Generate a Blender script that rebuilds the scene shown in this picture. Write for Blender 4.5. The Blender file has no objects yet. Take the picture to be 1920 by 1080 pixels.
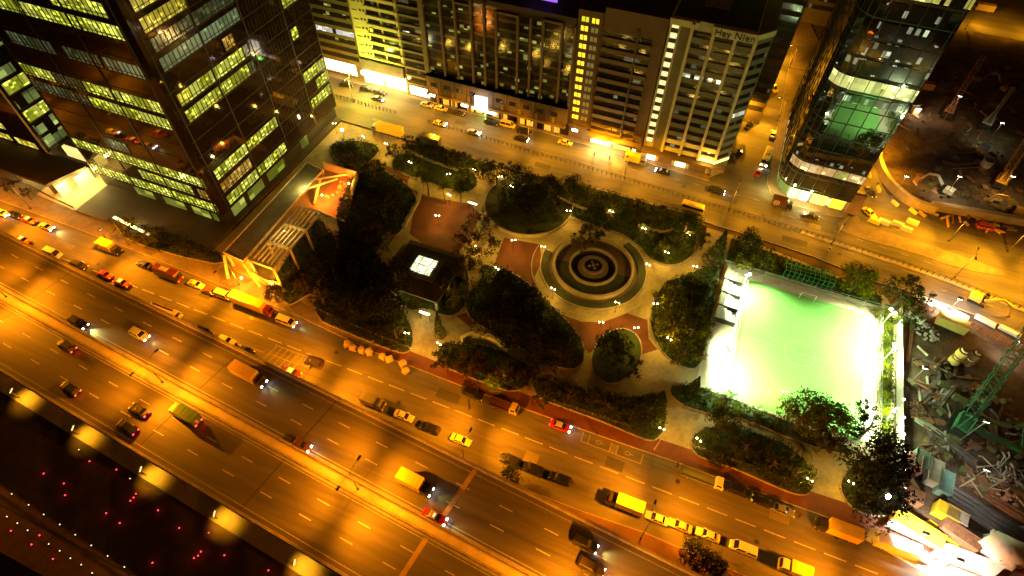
import bpy, bmesh, math, random
from mathutils import Vector, Matrix
random.seed(11)
SC = bpy.context.scene
COL = SC.collection
RAD = math.radians

# ------------------------------------------------------------ camera
FL, CH = 1100.0, 100.0                       # focal length in pixels of the 1920 px frame, camera height
_n = Vector((-10.0, 882.0, FL)).normalized() # straight down, as (right, down, forward)
_v1x = 720.0
_wy = Vector((_v1x, -(FL*FL - 10*_v1x)/882.0, FL)).normalized()
_wz = -_n
_wx = _wy.cross(_wz)
cam_d = bpy.data.cameras.new('camera'); cam = bpy.data.objects.new('camera', cam_d); COL.objects.link(cam)
cam_d.sensor_width = 36; cam_d.lens = 36*FL/1920; cam_d.clip_end = 9000; cam_d.clip_start = 1
_r = Vector((_wx[0], _wy[0], _wz[0])); _d = Vector((_wx[1], _wy[1], _wz[1])); _f = Vector((_wx[2], _wy[2], _wz[2]))
_m = Matrix((_r, -_d, -_f)).transposed().to_4x4(); _m.translation = Vector((0, 0, CH))
cam.matrix_world = _m
SC.camera = cam
SC.render.resolution_x, SC.render.resolution_y = 1024, 576

# ------------------------------------------------------------ night sky
w = bpy.data.worlds.new('World'); SC.world = w; w.use_nodes = True
nt = w.node_tree; nt.nodes.clear()
out = nt.nodes.new('ShaderNodeOutputWorld'); add = nt.nodes.new('ShaderNodeAddShader')
b1 = nt.nodes.new('ShaderNodeBackground'); b2 = nt.nodes.new('ShaderNodeBackground')
sky = nt.nodes.new('ShaderNodeTexSky'); sky.sky_type = 'NISHITA'; sky.sun_disc = False
sky.sun_elevation = RAD(-5); sky.sun_rotation = RAD(200)
nt.links.new(sky.outputs[0], b1.inputs[0]); b1.inputs[1].default_value = 0.004
b2.inputs[0].default_value = (1.0, 0.36, 0.08, 1); b2.inputs[1].default_value = 0.042
nt.links.new(b1.outputs[0], add.inputs[0]); nt.links.new(b2.outputs[0], add.inputs[1]); nt.links.new(add.outputs[0], out.inputs[0])
SC.view_settings.view_transform = 'Standard'; SC.view_settings.look = 'None'
SC.view_settings.exposure = 0.0; SC.view_settings.gamma = 1.0
try: SC.view_settings.use_curve_mapping = False
except Exception: pass
SODIUM = (1.0, 0.275, 0.003)
SODIUM2 = (1.0, 0.39, 0.008)
WARM = (1.0, 0.62, 0.14)
FLOODC = (0.78, 1.0, 0.46)

# ------------------------------------------------------------ helpers
def ray(px, py):
    d = Vector((px-960.0, py-540.0, FL)); return Vector((d.dot(_wx), d.dot(_wy), d.dot(_wz)))
def G(px, py, z=0.0):
    """the point of the level z that is seen at a pixel of the 1920 px frame"""
    r = ray(px, py); t = (z-CH)/r.z; return (r.x*t, r.y*t)
def GP(pts, z=0.0): return [G(p[0], p[1], z) for p in pts]
def chaikin(p, n=2, closed=True):
    for _ in range(n):
        q = []; m = len(p)
        for i in range(m if closed else m-1):
            a, b = p[i], p[(i+1) % m]
            q += [(a[0]*.75+b[0]*.25, a[1]*.75+b[1]*.25), (a[0]*.25+b[0]*.75, a[1]*.25+b[1]*.75)]
        if not closed: q = [p[0]] + q + [p[-1]]
        p = q
    return p
def tag(o, label=None, cat=None, group=None, kind=None):
    if label: o['label'] = label
    if cat: o['category'] = cat
    if group: o['group'] = group
    if kind: o['kind'] = kind
    return o
def empty(name, loc=(0, 0, 0), rz=0.0, label=None, cat=None, group=None):
    o = bpy.data.objects.new(name, None); COL.objects.link(o); o.location = loc; o.rotation_euler = (0, 0, rz)
    o.empty_display_size = .5
    return tag(o, label, cat, group)
def kids(o):
    return [c for c in bpy.data.objects if c.parent == o]
KIDS = {}
def setparent(c, p):
    c.parent = p; KIDS.setdefault(p.name, []).append(c)
def copy_tree(o, parent=None):
    c = o.copy(); COL.objects.link(c)
    if parent is not None: setparent(c, parent)
    for ch in KIDS.get(o.name, []): copy_tree(ch, c)
    return c
class MB:
    def __init__(s): s.v = []; s.f = []; s.sm = False
    def poly(s, pts):
        n = len(s.v); s.v += [tuple(p) for p in pts]; s.f.append(tuple(range(n, n+len(pts)))); return s
    def box(s, x0, x1, y0, y1, z0, z1):
        n = len(s.v)
        s.v += [(x0,y0,z0),(x1,y0,z0),(x1,y1,z0),(x0,y1,z0),(x0,y0,z1),(x1,y0,z1),(x1,y1,z1),(x0,y1,z1)]
        s.f += [(n,n+3,n+2,n+1),(n+4,n+5,n+6,n+7),(n,n+1,n+5,n+4),(n+1,n+2,n+6,n+5),(n+2,n+3,n+7,n+6),(n+3,n,n+4,n+7)]; return s
    def fbox(s, x0, x1, y0, y1, z0, z1, tx0, tx1, ty0, ty1):
        s.box(x0, x1, y0, y1, z0, z1); n = len(s.v)-4
        s.v[n:] = [(tx0,ty0,z1),(tx1,ty0,z1),(tx1,ty1,z1),(tx0,ty1,z1)]; return s
    def prism(s, pts, z0, z1, bottom=False):
        a = sum(pts[i][0]*pts[(i+1)%len(pts)][1]-pts[(i+1)%len(pts)][0]*pts[i][1] for i in range(len(pts)))
        if a < 0: pts = pts[::-1]
        m = len(pts); n = len(s.v)
        s.v += [(p[0],p[1],z0) for p in pts] + [(p[0],p[1],z1) for p in pts]
        s.f.append(tuple(range(n+m, n+2*m)))
        if bottom: s.f.append(tuple(range(n+m-1, n-1, -1)))
        for i in range(m):
            j = (i+1) % m; s.f.append((n+i, n+j, n+m+j, n+m+i))
        return s
    def cyl(s, c, r, z0, z1, n=12, r2=None, cap=True):
        r2 = r if r2 is None else r2; k = len(s.v)
        for (z, q) in ((z0, r), (z1, r2)):
            for i in range(n):
                a = 2*math.pi*i/n; s.v.append((c[0]+q*math.cos(a), c[1]+q*math.sin(a), z))
        for i in range(n):
            j = (i+1) % n; s.f.append((k+i, k+j, k+n+j, k+n+i))
        if cap: s.f.append(tuple(range(k+n, k+2*n))); s.f.append(tuple(range(k+n-1, k-1, -1)))
        return s
    def ring(s, c, r0, r1, z0, z1, n=64, a0=0.0, a1=2*math.pi):
        k = len(s.v); full = abs(a1-a0-2*math.pi) < 1e-4; m = n if full else n+1
        for i in range(m):
            a = a0+(a1-a0)*i/n; ca, sa = math.cos(a), math.sin(a)
            for (r, z) in ((r0,z0),(r1,z0),(r1,z1),(r0,z1)): s.v.append((c[0]+r*ca, c[1]+r*sa, z))
        for i in range(n):
            p = k+4*i; q = k+4*((i+1) % m)
            for e in range(4):
                g = (e+1) % 4; s.f.append((p+e, q+e, q+g, p+g))
        if not full: s.f.append((k,k+1,k+2,k+3)); e = k+4*n; s.f.append((e+3,e+2,e+1,e))
        return s
    def tube(s, p0, p1, r, n=6, r2=None):
        p0 = Vector(p0); p1 = Vector(p1); d = p1-p0
        if d.length < 1e-6: return s
        d.normalize(); u = d.orthogonal().normalized(); w_ = d.cross(u); r2 = r if r2 is None else r2; k = len(s.v)
        for (p, q) in ((p0, r), (p1, r2)):
            for i in range(n):
                a = 2*math.pi*i/n; s.v.append(tuple(p+u*(q*math.cos(a))+w_*(q*math.sin(a))))
        for i in range(n):
            j = (i+1) % n; s.f.append((k+i, k+j, k+n+j, k+n+i))
        s.f.append(tuple(range(k+n, k+2*n))); s.f.append(tuple(range(k+n-1, k-1, -1))); return s
    def bar(s, p0, p1, w_, h):
        """rectangular bar between two points"""
        p0 = Vector(p0); p1 = Vector(p1); d = (p1-p0).normalized()
        u = d.cross(Vector((0,0,1)))
        if u.length < 1e-3: u = Vector((1,0,0))
        u.normalize(); q = u.cross(d); k = len(s.v)
        for p in (p0, p1):
            for (a, b) in ((-1,-1),(1,-1),(1,1),(-1,1)): s.v.append(tuple(p+u*(a*w_/2)+q*(b*h/2)))
        s.f += [(k,k+1,k+2,k+3),(k+7,k+6,k+5,k+4)]
        for i in range(4): j = (i+1)%4; s.f.append((k+i,k+4+i,k+4+j,k+j))
        return s
    def strip(s, pts, w_, z0, z1):
        """a wall or kerb of width w_ along a polyline of (x, y)"""
        n = len(pts); L = []; R_ = []
        for i in range(n):
            a = Vector(pts[max(i-1,0)]); b = Vector(pts[min(i+1,n-1)]); d = (b-a)
            d = d.normalized() if d.length > 1e-6 else Vector((1,0)); m = Vector((-d.y, d.x)); p = Vector(pts[i])
            L.append(p+m*w_/2); R_.append(p-m*w_/2)
        k = len(s.v)
        for i in range(n):
            for (p, z) in ((L[i],z0),(R_[i],z0),(R_[i],z1),(L[i],z1)): s.v.append((p.x,p.y,z))
        for i in range(n-1):
            p = k+4*i; q = p+4
            for e in range(4):
                g = (e+1)%4; s.f.append((p+e, q+e, q+g, p+g))
        s.f.append((k,k+1,k+2,k+3)); e = k+4*(n-1); s.f.append((e+3,e+2,e+1,e)); return s
    def blob(s, c, r, n=8, sz=1.0, j=0.0):
        k = len(s.v); m = n//2
        for a in range(m+1):
            th = math.pi*a/m
            for b in range(n):
                ph = 2*math.pi*b/n; q = 1+random.uniform(-j, j)
                s.v.append((c[0]+r*q*math.sin(th)*math.cos(ph), c[1]+r*q*math.sin(th)*math.sin(ph), c[2]+r*sz*math.cos(th)))
        for a in range(m):
            for b in range(n):
                d = (b+1)%n; s.f.append((k+a*n+b, k+(a+1)*n+b, k+(a+1)*n+d, k+a*n+d))
        return s
    def mesh(s, name, mat, smooth=False):
        me = bpy.data.meshes.new(name); me.from_pydata(s.v, [], s.f); me.validate(); me.update()
        if mat: me.materials.append(mat)
        if smooth or s.sm:
            for p in me.polygons: p.use_smooth = True
        return me
    def build(s, name, mat, parent=None, smooth=False):
        o = bpy.data.objects.new(name, s.mesh(name, mat, smooth)); COL.objects.link(o)
        if parent is not None: setparent(o, parent)
        return o

# ------------------------------------------------------------ materials
MATS = {}
def _base(name):
    m = bpy.data.materials.new(name); m.use_nodes = True; n = m.node_tree; n.nodes.clear()
    o = n.nodes.new('ShaderNodeOutputMaterial'); p = n.nodes.new('ShaderNodeBsdfPrincipled'); n.links.new(p.outputs[0], o.inputs[0])
    return m, n, p
def N(n, t, **k):
    x = n.nodes.new(t)
    for a, b in k.items(): setattr(x, a, b)
    return x
def math_(n, op, a, b=None):
    x = N(n, 'ShaderNodeMath', operation=op)
    for i, q in enumerate((a, b)):
        if q is None: continue
        if hasattr(q, 'links'): n.links.new(q, x.inputs[i])
        else: x.inputs[i].default_value = q
    return x.outputs[0]
def mat(name, c, c2=None, scale=1.0, rough=.75, metal=0.0, stretch=(1,1,1), rot=0.0, bump=0.0, coat=0.0, fine=6.0, spec=.5, world=True, lo=.35, hi=.65):
    if name in MATS: return MATS[name]
    m, n, p = _base(name); c2 = c2 or tuple(x*.65 for x in c)
    if world: src = N(n, 'ShaderNodeNewGeometry').outputs['Position']
    else: src = N(n, 'ShaderNodeTexCoord').outputs['Object']
    mp = N(n, 'ShaderNodeMapping'); mp.inputs['Scale'].default_value = stretch; mp.inputs['Rotation'].default_value = (0,0,rot)
    n.links.new(src, mp.inputs[0])
    t1 = N(n, 'ShaderNodeTexNoise'); t1.inputs['Scale'].default_value = scale; t1.inputs['Detail'].default_value = 6; t1.inputs['Roughness'].default_value = .62
    t2 = N(n, 'ShaderNodeTexNoise'); t2.inputs['Scale'].default_value = scale*fine; t2.inputs['Detail'].default_value = 3
    n.links.new(mp.outputs[0], t1.inputs[0]); n.links.new(mp.outputs[0], t2.inputs[0])
    f = math_(n, 'ADD', math_(n, 'MULTIPLY', t1.outputs[0], .7), math_(n, 'MULTIPLY', t2.outputs[0], .3))
    mr = N(n, 'ShaderNodeMapRange'); mr.inputs[1].default_value = lo; mr.inputs[2].default_value = hi; n.links.new(f, mr.inputs[0])
    mx = N(n, 'ShaderNodeMix', data_type='RGBA'); n.links.new(mr.outputs[0], mx.inputs[0])
    mx.inputs[6].default_value = (*c2, 1); mx.inputs[7].default_value = (*c, 1)
    n.links.new(mx.outputs[2], p.inputs['Base Color'])
    p.inputs['Roughness'].default_value = rough; p.inputs['Metallic'].default_value = metal
    p.inputs['Coat Weight'].default_value = coat; p.inputs['Specular IOR Level'].default_value = spec
    if bump:
        b = N(n, 'ShaderNodeBump'); b.inputs['Strength'].default_value = bump; b.inputs['Distance'].default_value = .05
        n.links.new(f, b.inputs['Height']); n.links.new(b.outputs[0], p.inputs['Normal'])
    MATS[name] = m; return m
def emit(name, c, s, sample=True):
    if name in MATS: return MATS[name]
    m, n, p = _base(name); p.inputs['Base Color'].default_value = (*[min(x,.8) for x in c], 1)
    p.inputs['Emission Color'].default_value = (*c, 1); p.inputs['Emission Strength'].default_value = s
    if not sample:
        try: m.cycles.emission_sampling = 'NONE'
        except Exception: pass
    MATS[name] = m; return m
def litwin(name, ca, cb, s, cell=(.9,.9,.8), zc=3.77, frac=1.0, dark=(.012,.011,.01), floor_=.3, rough=.12, hot=.8, hotk=.9):
    """glazing with rooms behind it: a fraction of the bays is lit, each with its own level and bright luminaires"""
    if name in MATS: return MATS[name]
    m, n, p = _base(name)
    g = N(n, 'ShaderNodeNewGeometry').outputs['Position']
    def cells(c, off):
        d = N(n, 'ShaderNodeVectorMath', operation='DIVIDE'); n.links.new(g, d.inputs[0]); d.inputs[1].default_value = c
        a = N(n, 'ShaderNodeVectorMath', operation='ADD'); n.links.new(d.outputs[0], a.inputs[0]); a.inputs[1].default_value = off
        f = N(n, 'ShaderNodeVectorMath', operation='FLOOR'); n.links.new(a.outputs[0], f.inputs[0])
        w_ = N(n, 'ShaderNodeTexWhiteNoise'); w_.noise_dimensions = '3D'; n.links.new(f.outputs[0], w_.inputs[0]); return w_
    big = cells((cell[0]*3, cell[1]*3, zc), (.3, .7, 0)); med = cells((cell[0], cell[1], zc), (.13, .27, 0)); sm = cells((cell[0], cell[1], cell[2]), (.13, .27, .23))
    on = math_(n, 'LESS_THAN', med.outputs[0], frac) if frac < 1 else None
    lev = math_(n, 'ADD', math_(n, 'MULTIPLY', big.outputs[0], .45), math_(n, 'ADD', math_(n, 'MULTIPLY', med.outputs[0], .3/max(frac,.3)), math_(n, 'MULTIPLY', sm.outputs[0], .4)))
    lev = math_(n, 'ADD', math_(n, 'MULTIPLY', lev, 1-floor_), floor_*.7)
    h = math_(n, 'MULTIPLY', math_(n, 'GREATER_THAN', sm.outputs[0], hot), hotk)
    tot = math_(n, 'MULTIPLY', math_(n, 'ADD', lev, h), s)
    if on is not None: tot = math_(n, 'MULTIPLY', tot, on)
    mx = N(n, 'ShaderNodeMix', data_type='RGBA'); n.links.new(big.outputs[0], mx.inputs[0])
    mx.inputs[6].default_value = (*ca, 1); mx.inputs[7].default_value = (*cb, 1)
    n.links.new(mx.outputs[2], p.inputs['Emission Color']); n.links.new(tot, p.inputs['Emission Strength'])
    p.inputs['Base Color'].default_value = (*dark, 1); p.inputs['Roughness'].default_value = rough
    try: m.cycles.emission_sampling = 'NONE'
    except Exception: pass
    MATS[name] = m; return m
def glass(name, c, rough=.06, metal=.0, spec=.5, ior=1.6):
    if name in MATS: return MATS[name]
    m, n, p = _base(name); p.inputs['Base Color'].default_value = (*c, 1); p.inputs['Roughness'].default_value = rough
    p.inputs['Metallic'].default_value = metal; p.inputs['IOR'].default_value = ior; p.inputs['Specular IOR Level'].default_value = spec
    t = N(n, 'ShaderNodeTexNoise'); t.inputs['Scale'].default_value = .25; b = N(n, 'ShaderNodeBump'); b.inputs['Strength'].default_value = .05; b.inputs['Distance'].default_value = .3
    n.links.new(N(n, 'ShaderNodeNewGeometry').outputs['Position'], t.inputs[0]); n.links.new(t.outputs[0], b.inputs['Height']); n.links.new(b.outputs[0], p.inputs['Normal'])
    MATS[name] = m; return m
def foliage(name, c, c2):
    if name in MATS: return MATS[name]
    m, n, p = _base(name)
    t = N(n, 'ShaderNodeTexNoise'); t.inputs['Scale'].default_value = 1.1; t.inputs['Detail'].default_value = 4
    n.links.new(N(n, 'ShaderNodeNewGeometry').outputs['Position'], t.inputs[0])
    mr = N(n, 'ShaderNodeMapRange'); mr.inputs[1].default_value = .35; mr.inputs[2].default_value = .65; n.links.new(t.outputs[0], mr.inputs[0])
    mx = N(n, 'ShaderNodeMix', data_type='RGBA'); n.links.new(mr.outputs[0], mx.inputs[0]); mx.inputs[6].default_value = (*c2,1); mx.inputs[7].default_value = (*c,1)
    n.links.new(mx.outputs[2], p.inputs['Base Color']); p.inputs['Roughness'].default_value = .8; p.inputs['Specular IOR Level'].default_value = .0
    MATS[name] = m; return m

asphalt = mat('asphalt', (.1,.088,.075), (.045,.04,.036), .13, .78, stretch=(.22,1.7,1), bump=.2, fine=7, lo=.38, hi=.62)
deck_asphalt = mat('deck_asphalt', (.09,.074,.06), (.036,.03,.026), .17, .66, lo=.37, hi=.61, stretch=(.12,1.7,1), rot=RAD(4.1), bump=.1, fine=5)
concrete = mat('concrete', (.34,.3,.25), (.2,.175,.15), .35, .8, bump=.2)
parapet_m = mat('parapet_concrete', (.3,.25,.2), (.16,.13,.1), .5, .8, stretch=(1,1,.2), bump=.2)
pavement_m = mat('paving', (.17,.13,.1), (.1,.075,.06), .6, .8, bump=.2)
redpave_m = mat('red_brick_paving', (.12,.03,.011), (.07,.018,.008), .5, .85, bump=.2)
plaza_m = mat('park_paving', (.33,.27,.15), (.17,.13,.07), .22, .8, bump=.15)
soil_m = mat('soil', (.085,.055,.035), (.035,.024,.017), .25, .95, bump=.6)
lawn_m = mat('lawn_grass', (.036,.05,.013), (.02,.028,.009), .8, .95, bump=.5, fine=12)
paint_m = mat('road_paint', (.42,.38,.33), (.2,.18,.16), 2.2, .6)
paintdim_m = mat('worn_road_paint', (.3,.27,.24), (.12,.11,.1), 2.5, .7)
dark_metal = mat('dark_metal', (.03,.028,.026), rough=.5, metal=.3)
grey_metal = mat('galvanised_metal', (.3,.29,.27), rough=.45, metal=.6, world=False)
water_m = glass('harbour_water', (.004,.005,.008), .15)
# ------------------------------------------------------------ the ground and the roads
def struct(name, mb, m):
    o = mb.build(name, m); o['kind'] = 'structure'; return o
def sheet(name, pts, z, m):
    mb = MB(); a = sum(pts[i][0]*pts[(i+1)%len(pts)][1]-pts[(i+1)%len(pts)][0]*pts[i][1] for i in range(len(pts)))
    if a < 0: pts = pts[::-1]
    mb.poly([(p[0],p[1],z) for p in pts]); return struct(name, mb, m)
SHORE = -7.0
struct('ground', MB().box(-3000,3000,SHORE,4000,-3,-.15), soil_m)
struct('water', MB().poly([(-3000,-3000,-2),(3000,-3000,-2),(3000,SHORE+.5,-2),(-3000,SHORE+.5,-2)]), water_m)
# promenade along the harbour, lower than the roads
prom_m = mat('promenade_paving', (.15,.085,.055), (.06,.035,.025), .4, .9, bump=.2)
struct('promenade', MB().box(-260,120,SHORE,10,-.14,-.02), prom_m)
sheet('grass_verge', [(-260,SHORE+5.5),(-130,SHORE+5.5),(-60,SHORE+5.5),(30,SHORE+5.5),(30,SHORE+5.2),(-260,SHORE+5.2)], -.012, lawn_m)
# service path tucked along the flyover
def near(x): return 7.9-.0734*x
def far(x): return 30.55-.0705*x
def mu(x): return 19.9-.0757*x
def ml(x): return 18.1-.0757*x
DZ = 8.0
svc_m = mat('service_path_concrete', (.42,.34,.24), (.3,.24,.17), .6, .8)
struct('service_path', MB().prism([(-230,near(-230)-2.3),(70,near(70)-2.3),(70,near(70)+9),(-230,near(-230)+9)], -.1, .12), svc_m)
# lower street
HB0 = [(-250,34.6),(-22,34.8),(-8,34.4),(0,34.6),(9.4,35.2),(25,34.9),(120,34.9)]
HB1 = [(-250,51.4),(-120,51.4),(-88,50.6),(-68,50.2),(-49,48.5),(-29,48.3),(-5.5,48.6),(14,49.1),(31,49.2),(60,49.6),(120,49.6)]
sheet('lower_street', HB0+HB1[::-1], 0.0, asphalt)
# upper street, bending towards the camera at its right end
UR0 = [(-260,112.4),(-100,112.2),(-54,111.3),(-24,110.9),(0,111.4),(14,110.8),(30,109.6),(44,107.2)]+GP([(1700,545),(1800,580),(1900,618),(2050,690)])
UR1 = [(-260,131),(-82,129.6),(-50,129.3),(-30,128.4),(-10,127.1),(3.5,126.4),(3.9,150),(4.2,230),(16.5,230),(17.2,136),(17.4,131.5),(19,127.5),(22,125.4),(33.6,125.3),(38.5,126.5),(39.4,145),(37.5,170),(45,172),(44.5,150),(46.5,142),(52,134.8),(60,131.5),(75,131),(110,131),(170,128),(170,60)]
sheet('upper_street', UR0+UR1[::-1], 0.0, asphalt)
sheet('back_road', [(60,238),(220,238),(220,262),(60,262)], 0.004, asphalt)
# pavements
k = .13
struct('pavement', MB().prism([(-260,131)]+UR1[1:6]+[(3.5,150),(3.5,134)][:0]+[(3.4,132.5),(-260,134)], -.1, k), pavement_m)
struct('pavement', MB().prism([(16.7,230),(17.4,136),(17.6,131.7),(19.2,127.7),(22.1,125.6),(33.4,125.5),(37.6,126.8),(38.4,145),(36.8,172),(18,230)], -.1, k), pavement_m)
struct('pavement', MB().prism(HB1[:5]+[(-49,51.6),(-68,53.3),(-88,55),(-97,57),(-97.1,65),(-250,65)], -.1, k), pavement_m)
struct('pavement', MB().prism(HB1[4:]+[(120,53.5),(44,53.2),(31,52.6),(14,52.4),(-5.5,51.6),(-29,51.2),(-49,51.6)], -.1, k), redpave_m)
near_pave = mat('near_pavement', (.15,.075,.045), (.1,.05,.03), .5, .85)
struct('pavement', MB().prism([(-250,34.4)]+HB0[1:]+[(120,28),(-250,28)], -.1, k), near_pave)
# planting strip between the near pavement and the flyover
struct('planting_strip', MB().prism([(-28,32.6),(-16,32.2),(-2,32.4),(8,31.6),(16,30.8),(16,27),(-28,29)], .1, .3), lawn_m)
# kerbs
kerb_m = mat('kerb_stone', (.3,.25,.19), (.2,.16,.12), 1, .8)
for pts in (HB0[1:], HB1, UR0, UR1[:6], UR1[8:17]):
    struct('kerb', MB().strip(pts, .16, -.05, .16), kerb_m)
# markings
mk = MB(); mkd = MB()
def dash(mb, x0, x1, y0, y1, wd=.14, z=.006):
    d = Vector((x1-x0, y1-y0)).normalized(); n_ = Vector((-d.y, d.x))*wd/2
    mb.poly([(x0-n_.x,y0-n_.y,z),(x1-n_.x,y1-n_.y,z),(x1+n_.x,y1+n_.y,z),(x0+n_.x,y0+n_.y,z)][::1])
x = -240
while x < 110:
    dash(mk, x, x+3.4, 43.2, 43.2, .17); x += 4.7
x = -240
while x < -66:
    dash(mkd, x, x+2.6, 40.0, 40.0, .12); x += 6
# parking bays beside the park with two diamond-shaped marks
bay = GP([(1070,818),(1175,860)])
yb = 46.4
for a, b in (((-4.9,yb),(6.2,yb)),): dash(mkd, a[0], b[0], a[1], b[1], .14, .005)
for xx in (-4.9,-3.6,.4,1.7,6.2): dash(mkd, xx, xx, yb, yb+1.9, .14, .009)
for xx in (-1.8, 3.6):
    for s in range(8):
        a = s*math.pi/4; dash(mkd, xx+.5*math.cos(a), xx+.5*math.cos(a+.7), yb+1+.35*math.sin(a), yb+1+.35*math.sin(a+.7), .12, .013)
    dash(mkd, xx+.5, xx+1.1, yb+1, yb+1, .12, .017)
for i in range(5): dash(mkd, .5+i*.25, .6+i*.25, yb, yb+1.8, .1, .021)
# box of hatching by the taxi
c0 = G(495,672); c1 = G(548,700)
for i in range(6):
    xx = c0[0]+i*1.3; dash(mkd, xx, xx+.6, 38.4, 42.4, .12, .005)
for yy in (38.4, 40.2, 42.4): dash(mkd, c0[0], c0[0]+7.4, yy, yy, .12, .009)
# upper street dashes
for (yy, x0, x1) in ((124.0,-10,34),(117.0,12,40)):
    x = x0
    while x < x1: dash(mkd, x, x+1.6, yy-(x-20)*.03 if x > 20 else yy, yy-(x-18.4)*.03 if x > 20 else yy, .13); x += 5
for i in range(7):
    p = G(1480+i*42, 405+i*14); dash(mkd, p[0], p[0]+1.5, p[1], p[1]-.3, .13, .025)
for (a, b) in (((1580,470),(1602,477)),((1690,505),(1712,513)),((1765,544),(1776,546)),((1806,557),(1818,560)),((1850,571),(1862,574))):
    p, q = G(*a), G(*b); dash(mkd, p[0], q[0], p[1], q[1], .13, .03)
struct('lane_markings', mk, paint_m); struct('lane_markings', mkd, paintdim_m)

# repairs and covers in the asphalt
patch_m = mat('asphalt_repair', (.045,.04,.036), (.03,.027,.024), .5, .8); patch2 = mat('asphalt_repair_pale', (.13,.115,.1), (.09,.08,.07), .5, .8)
random.seed(77)
for i, (x, y) in enumerate([(-130,46.5),(-101,38.5),(-90,47.2),(-61,41.2),(-44,38.3),(-31,45.4),(-12,40),(2,44.6),(18,38.2),(30,46.2),(44,41),(-120,124.5),(-88,116),(-66,124),(-38,115.5),(-20,123.5),(8,121.5),(26,113),(30,120),(10,160),(9,190)]):
    a, b = random.uniform(1.2,3.4), random.uniform(.5,1.1); struct('asphalt_patch', MB().poly([(x-a,y-b,.003),(x+a,y-b,.003),(x+a,y+b,.003),(x-a,y+b,.003)]), patch_m if i % 3 else patch2)
for x, y in [(-118,45),(-96,41.5),(-77,46),(-56,45.6),(-39,40.6),(-22,46.6),(-4,38.6),(13,45.8),(27,40.8),(39,46.6),(-100,126),(-70,114),(-46,124.8),(-25,114.4),(-2,122),(18,119),(36,112.8)]:
    struct('manhole_cover', MB().cyl((x,y),.42,.001,.012,14), mat('cast_iron', (.05,.045,.04), (.03,.028,.025), 3, .5, metal=.5))
# ------------------------------------------------------------ the flyover
def xs(a, b, st=6.0):
    n = max(1, int(round((b-a)/st))); return [a+(b-a)*i/n for i in range(n+1)]
fly = empty('flyover', (0,0,0), 0, 'wide elevated concrete flyover carrying six traffic lanes beside the dark promenade', 'flyover')
X0, X1 = -230.0, 75.0
MB().prism([(X0,near(X0)),(X1,near(X1)),(X1,far(X1)),(X0,far(X0))], DZ-1.1, DZ-.02, bottom=True).build('deck', concrete, fly)
for f0, f1 in ((lambda x: mu(x)+.3, far), (near, lambda x: ml(x)-.3)):
    MB().poly([(X0,f0(X0)+.25,DZ),(X1,f0(X1)+.25,DZ),(X1,f1(X1)-.25,DZ),(X0,f1(X0)-.25,DZ)]).build('road_surface', deck_asphalt, fly)
MB().poly([(X0,ml(X0)-.02,DZ+.004),(X1,ml(X1)-.02,DZ+.004),(X1,mu(X1)+.02,DZ+.004),(X0,mu(X0)+.02,DZ+.004)]).build('median_strip', svc_m, fly)
for f0 in (mu, ml): MB().strip([(x,f0(x)) for x in (X0,X1)], .3, DZ-.01, DZ+.75).build('median_barrier', parapet_m, fly)
for f0, s in ((far,1),(near,-1)):
    p = MB().strip([(x,f0(x)) for x in (X0,X1)], .42, DZ-1.2, DZ+.95).build('parapet', parapet_m, fly)
    rl = MB(); rl.tube((X0,f0(X0),DZ+1.35),(X1,f0(X1),DZ+1.35),.05,5)
    for x in xs(X0,X1,3): rl.tube((x,f0(x),DZ+.9),(x,f0(x),DZ+1.35),.04,4)
    rl.build('parapet_rail', grey_metal, p)
mk = MB()
for f0, wd in ((lambda x: mu(x)+.95,.16),(lambda x: far(x)-1.0,.14),(lambda x: near(x)+1.0,.15),(lambda x: ml(x)-.85,.15)):
    dash(mk, X0, X1, f0(X0), f0(X1), wd, DZ+.005)
mkl = MB()
for f0, ph in ((lambda x: mu(x)+3.75, -120.1),(lambda x: mu(x)+6.95, -112.3),(lambda x: near(x)+4.0, -86.6),(lambda x: near(x)+7.1, -85.3)):
    x = ph-7.65*18
    while x < X1-3:
        if x > X0: dash(mkl, x, x+2.3, f0(x), f0(x+2.3), .15, DZ+.006)
        x += 7.65
mk.build('edge_line', paintdim_m, fly); o = mkl.build('lane_line', paint_m, fly); o['kind'] = 'stuff'
# the expansion joint crossing the deck
jm = mat('joint_mortar', (.3,.2,.1), (.2,.14,.08), 1, .8)
ja = G(862,878,DZ); jb = G(770,1075,DZ); jm_ = G(800,1000,DZ)
for a, b in (((-18.6,far(-18.6)-.4),(-20.3,mu(-20.3)+.5)),((-21.0,ml(-21)-.5),(-22.3,near(-22.3)+.5))):
    dd = MB(); dash(dd, a[0], b[0], a[1], b[1], .8, DZ+.009); dd.build('expansion_joint', jm, fly)
sj = MB()
for x in (-68,-112,-46,25):
    for (a, b, c, d_) in ((x, x-1.6, far(x)-.4, mu(x-1.6)+.5),(x-2, x-3.4, ml(x-2)-.5, near(x-3.4)+.5)):
        sj = MB(); dash(sj, a, b, c, d_, .22, DZ+.003); sj.build('tar_joint', mat('tar',(.03,.026,.022)), fly)

for x in range(-200, 60, 26):
    pr = MB(); pr.box(x-1.4,x+1.4,near(x)+4,near(x)+7,-.1,DZ-2.2); pr.box(x-1.4,x+1.4,far(x)-8,far(x)-5,-.1,DZ-2.2); pr.box(x-1.6,x+1.6,near(x)+1.5,far(x)-2.5,DZ-2.2,DZ-1.1)
    pr.build('pier', concrete, fly)

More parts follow.
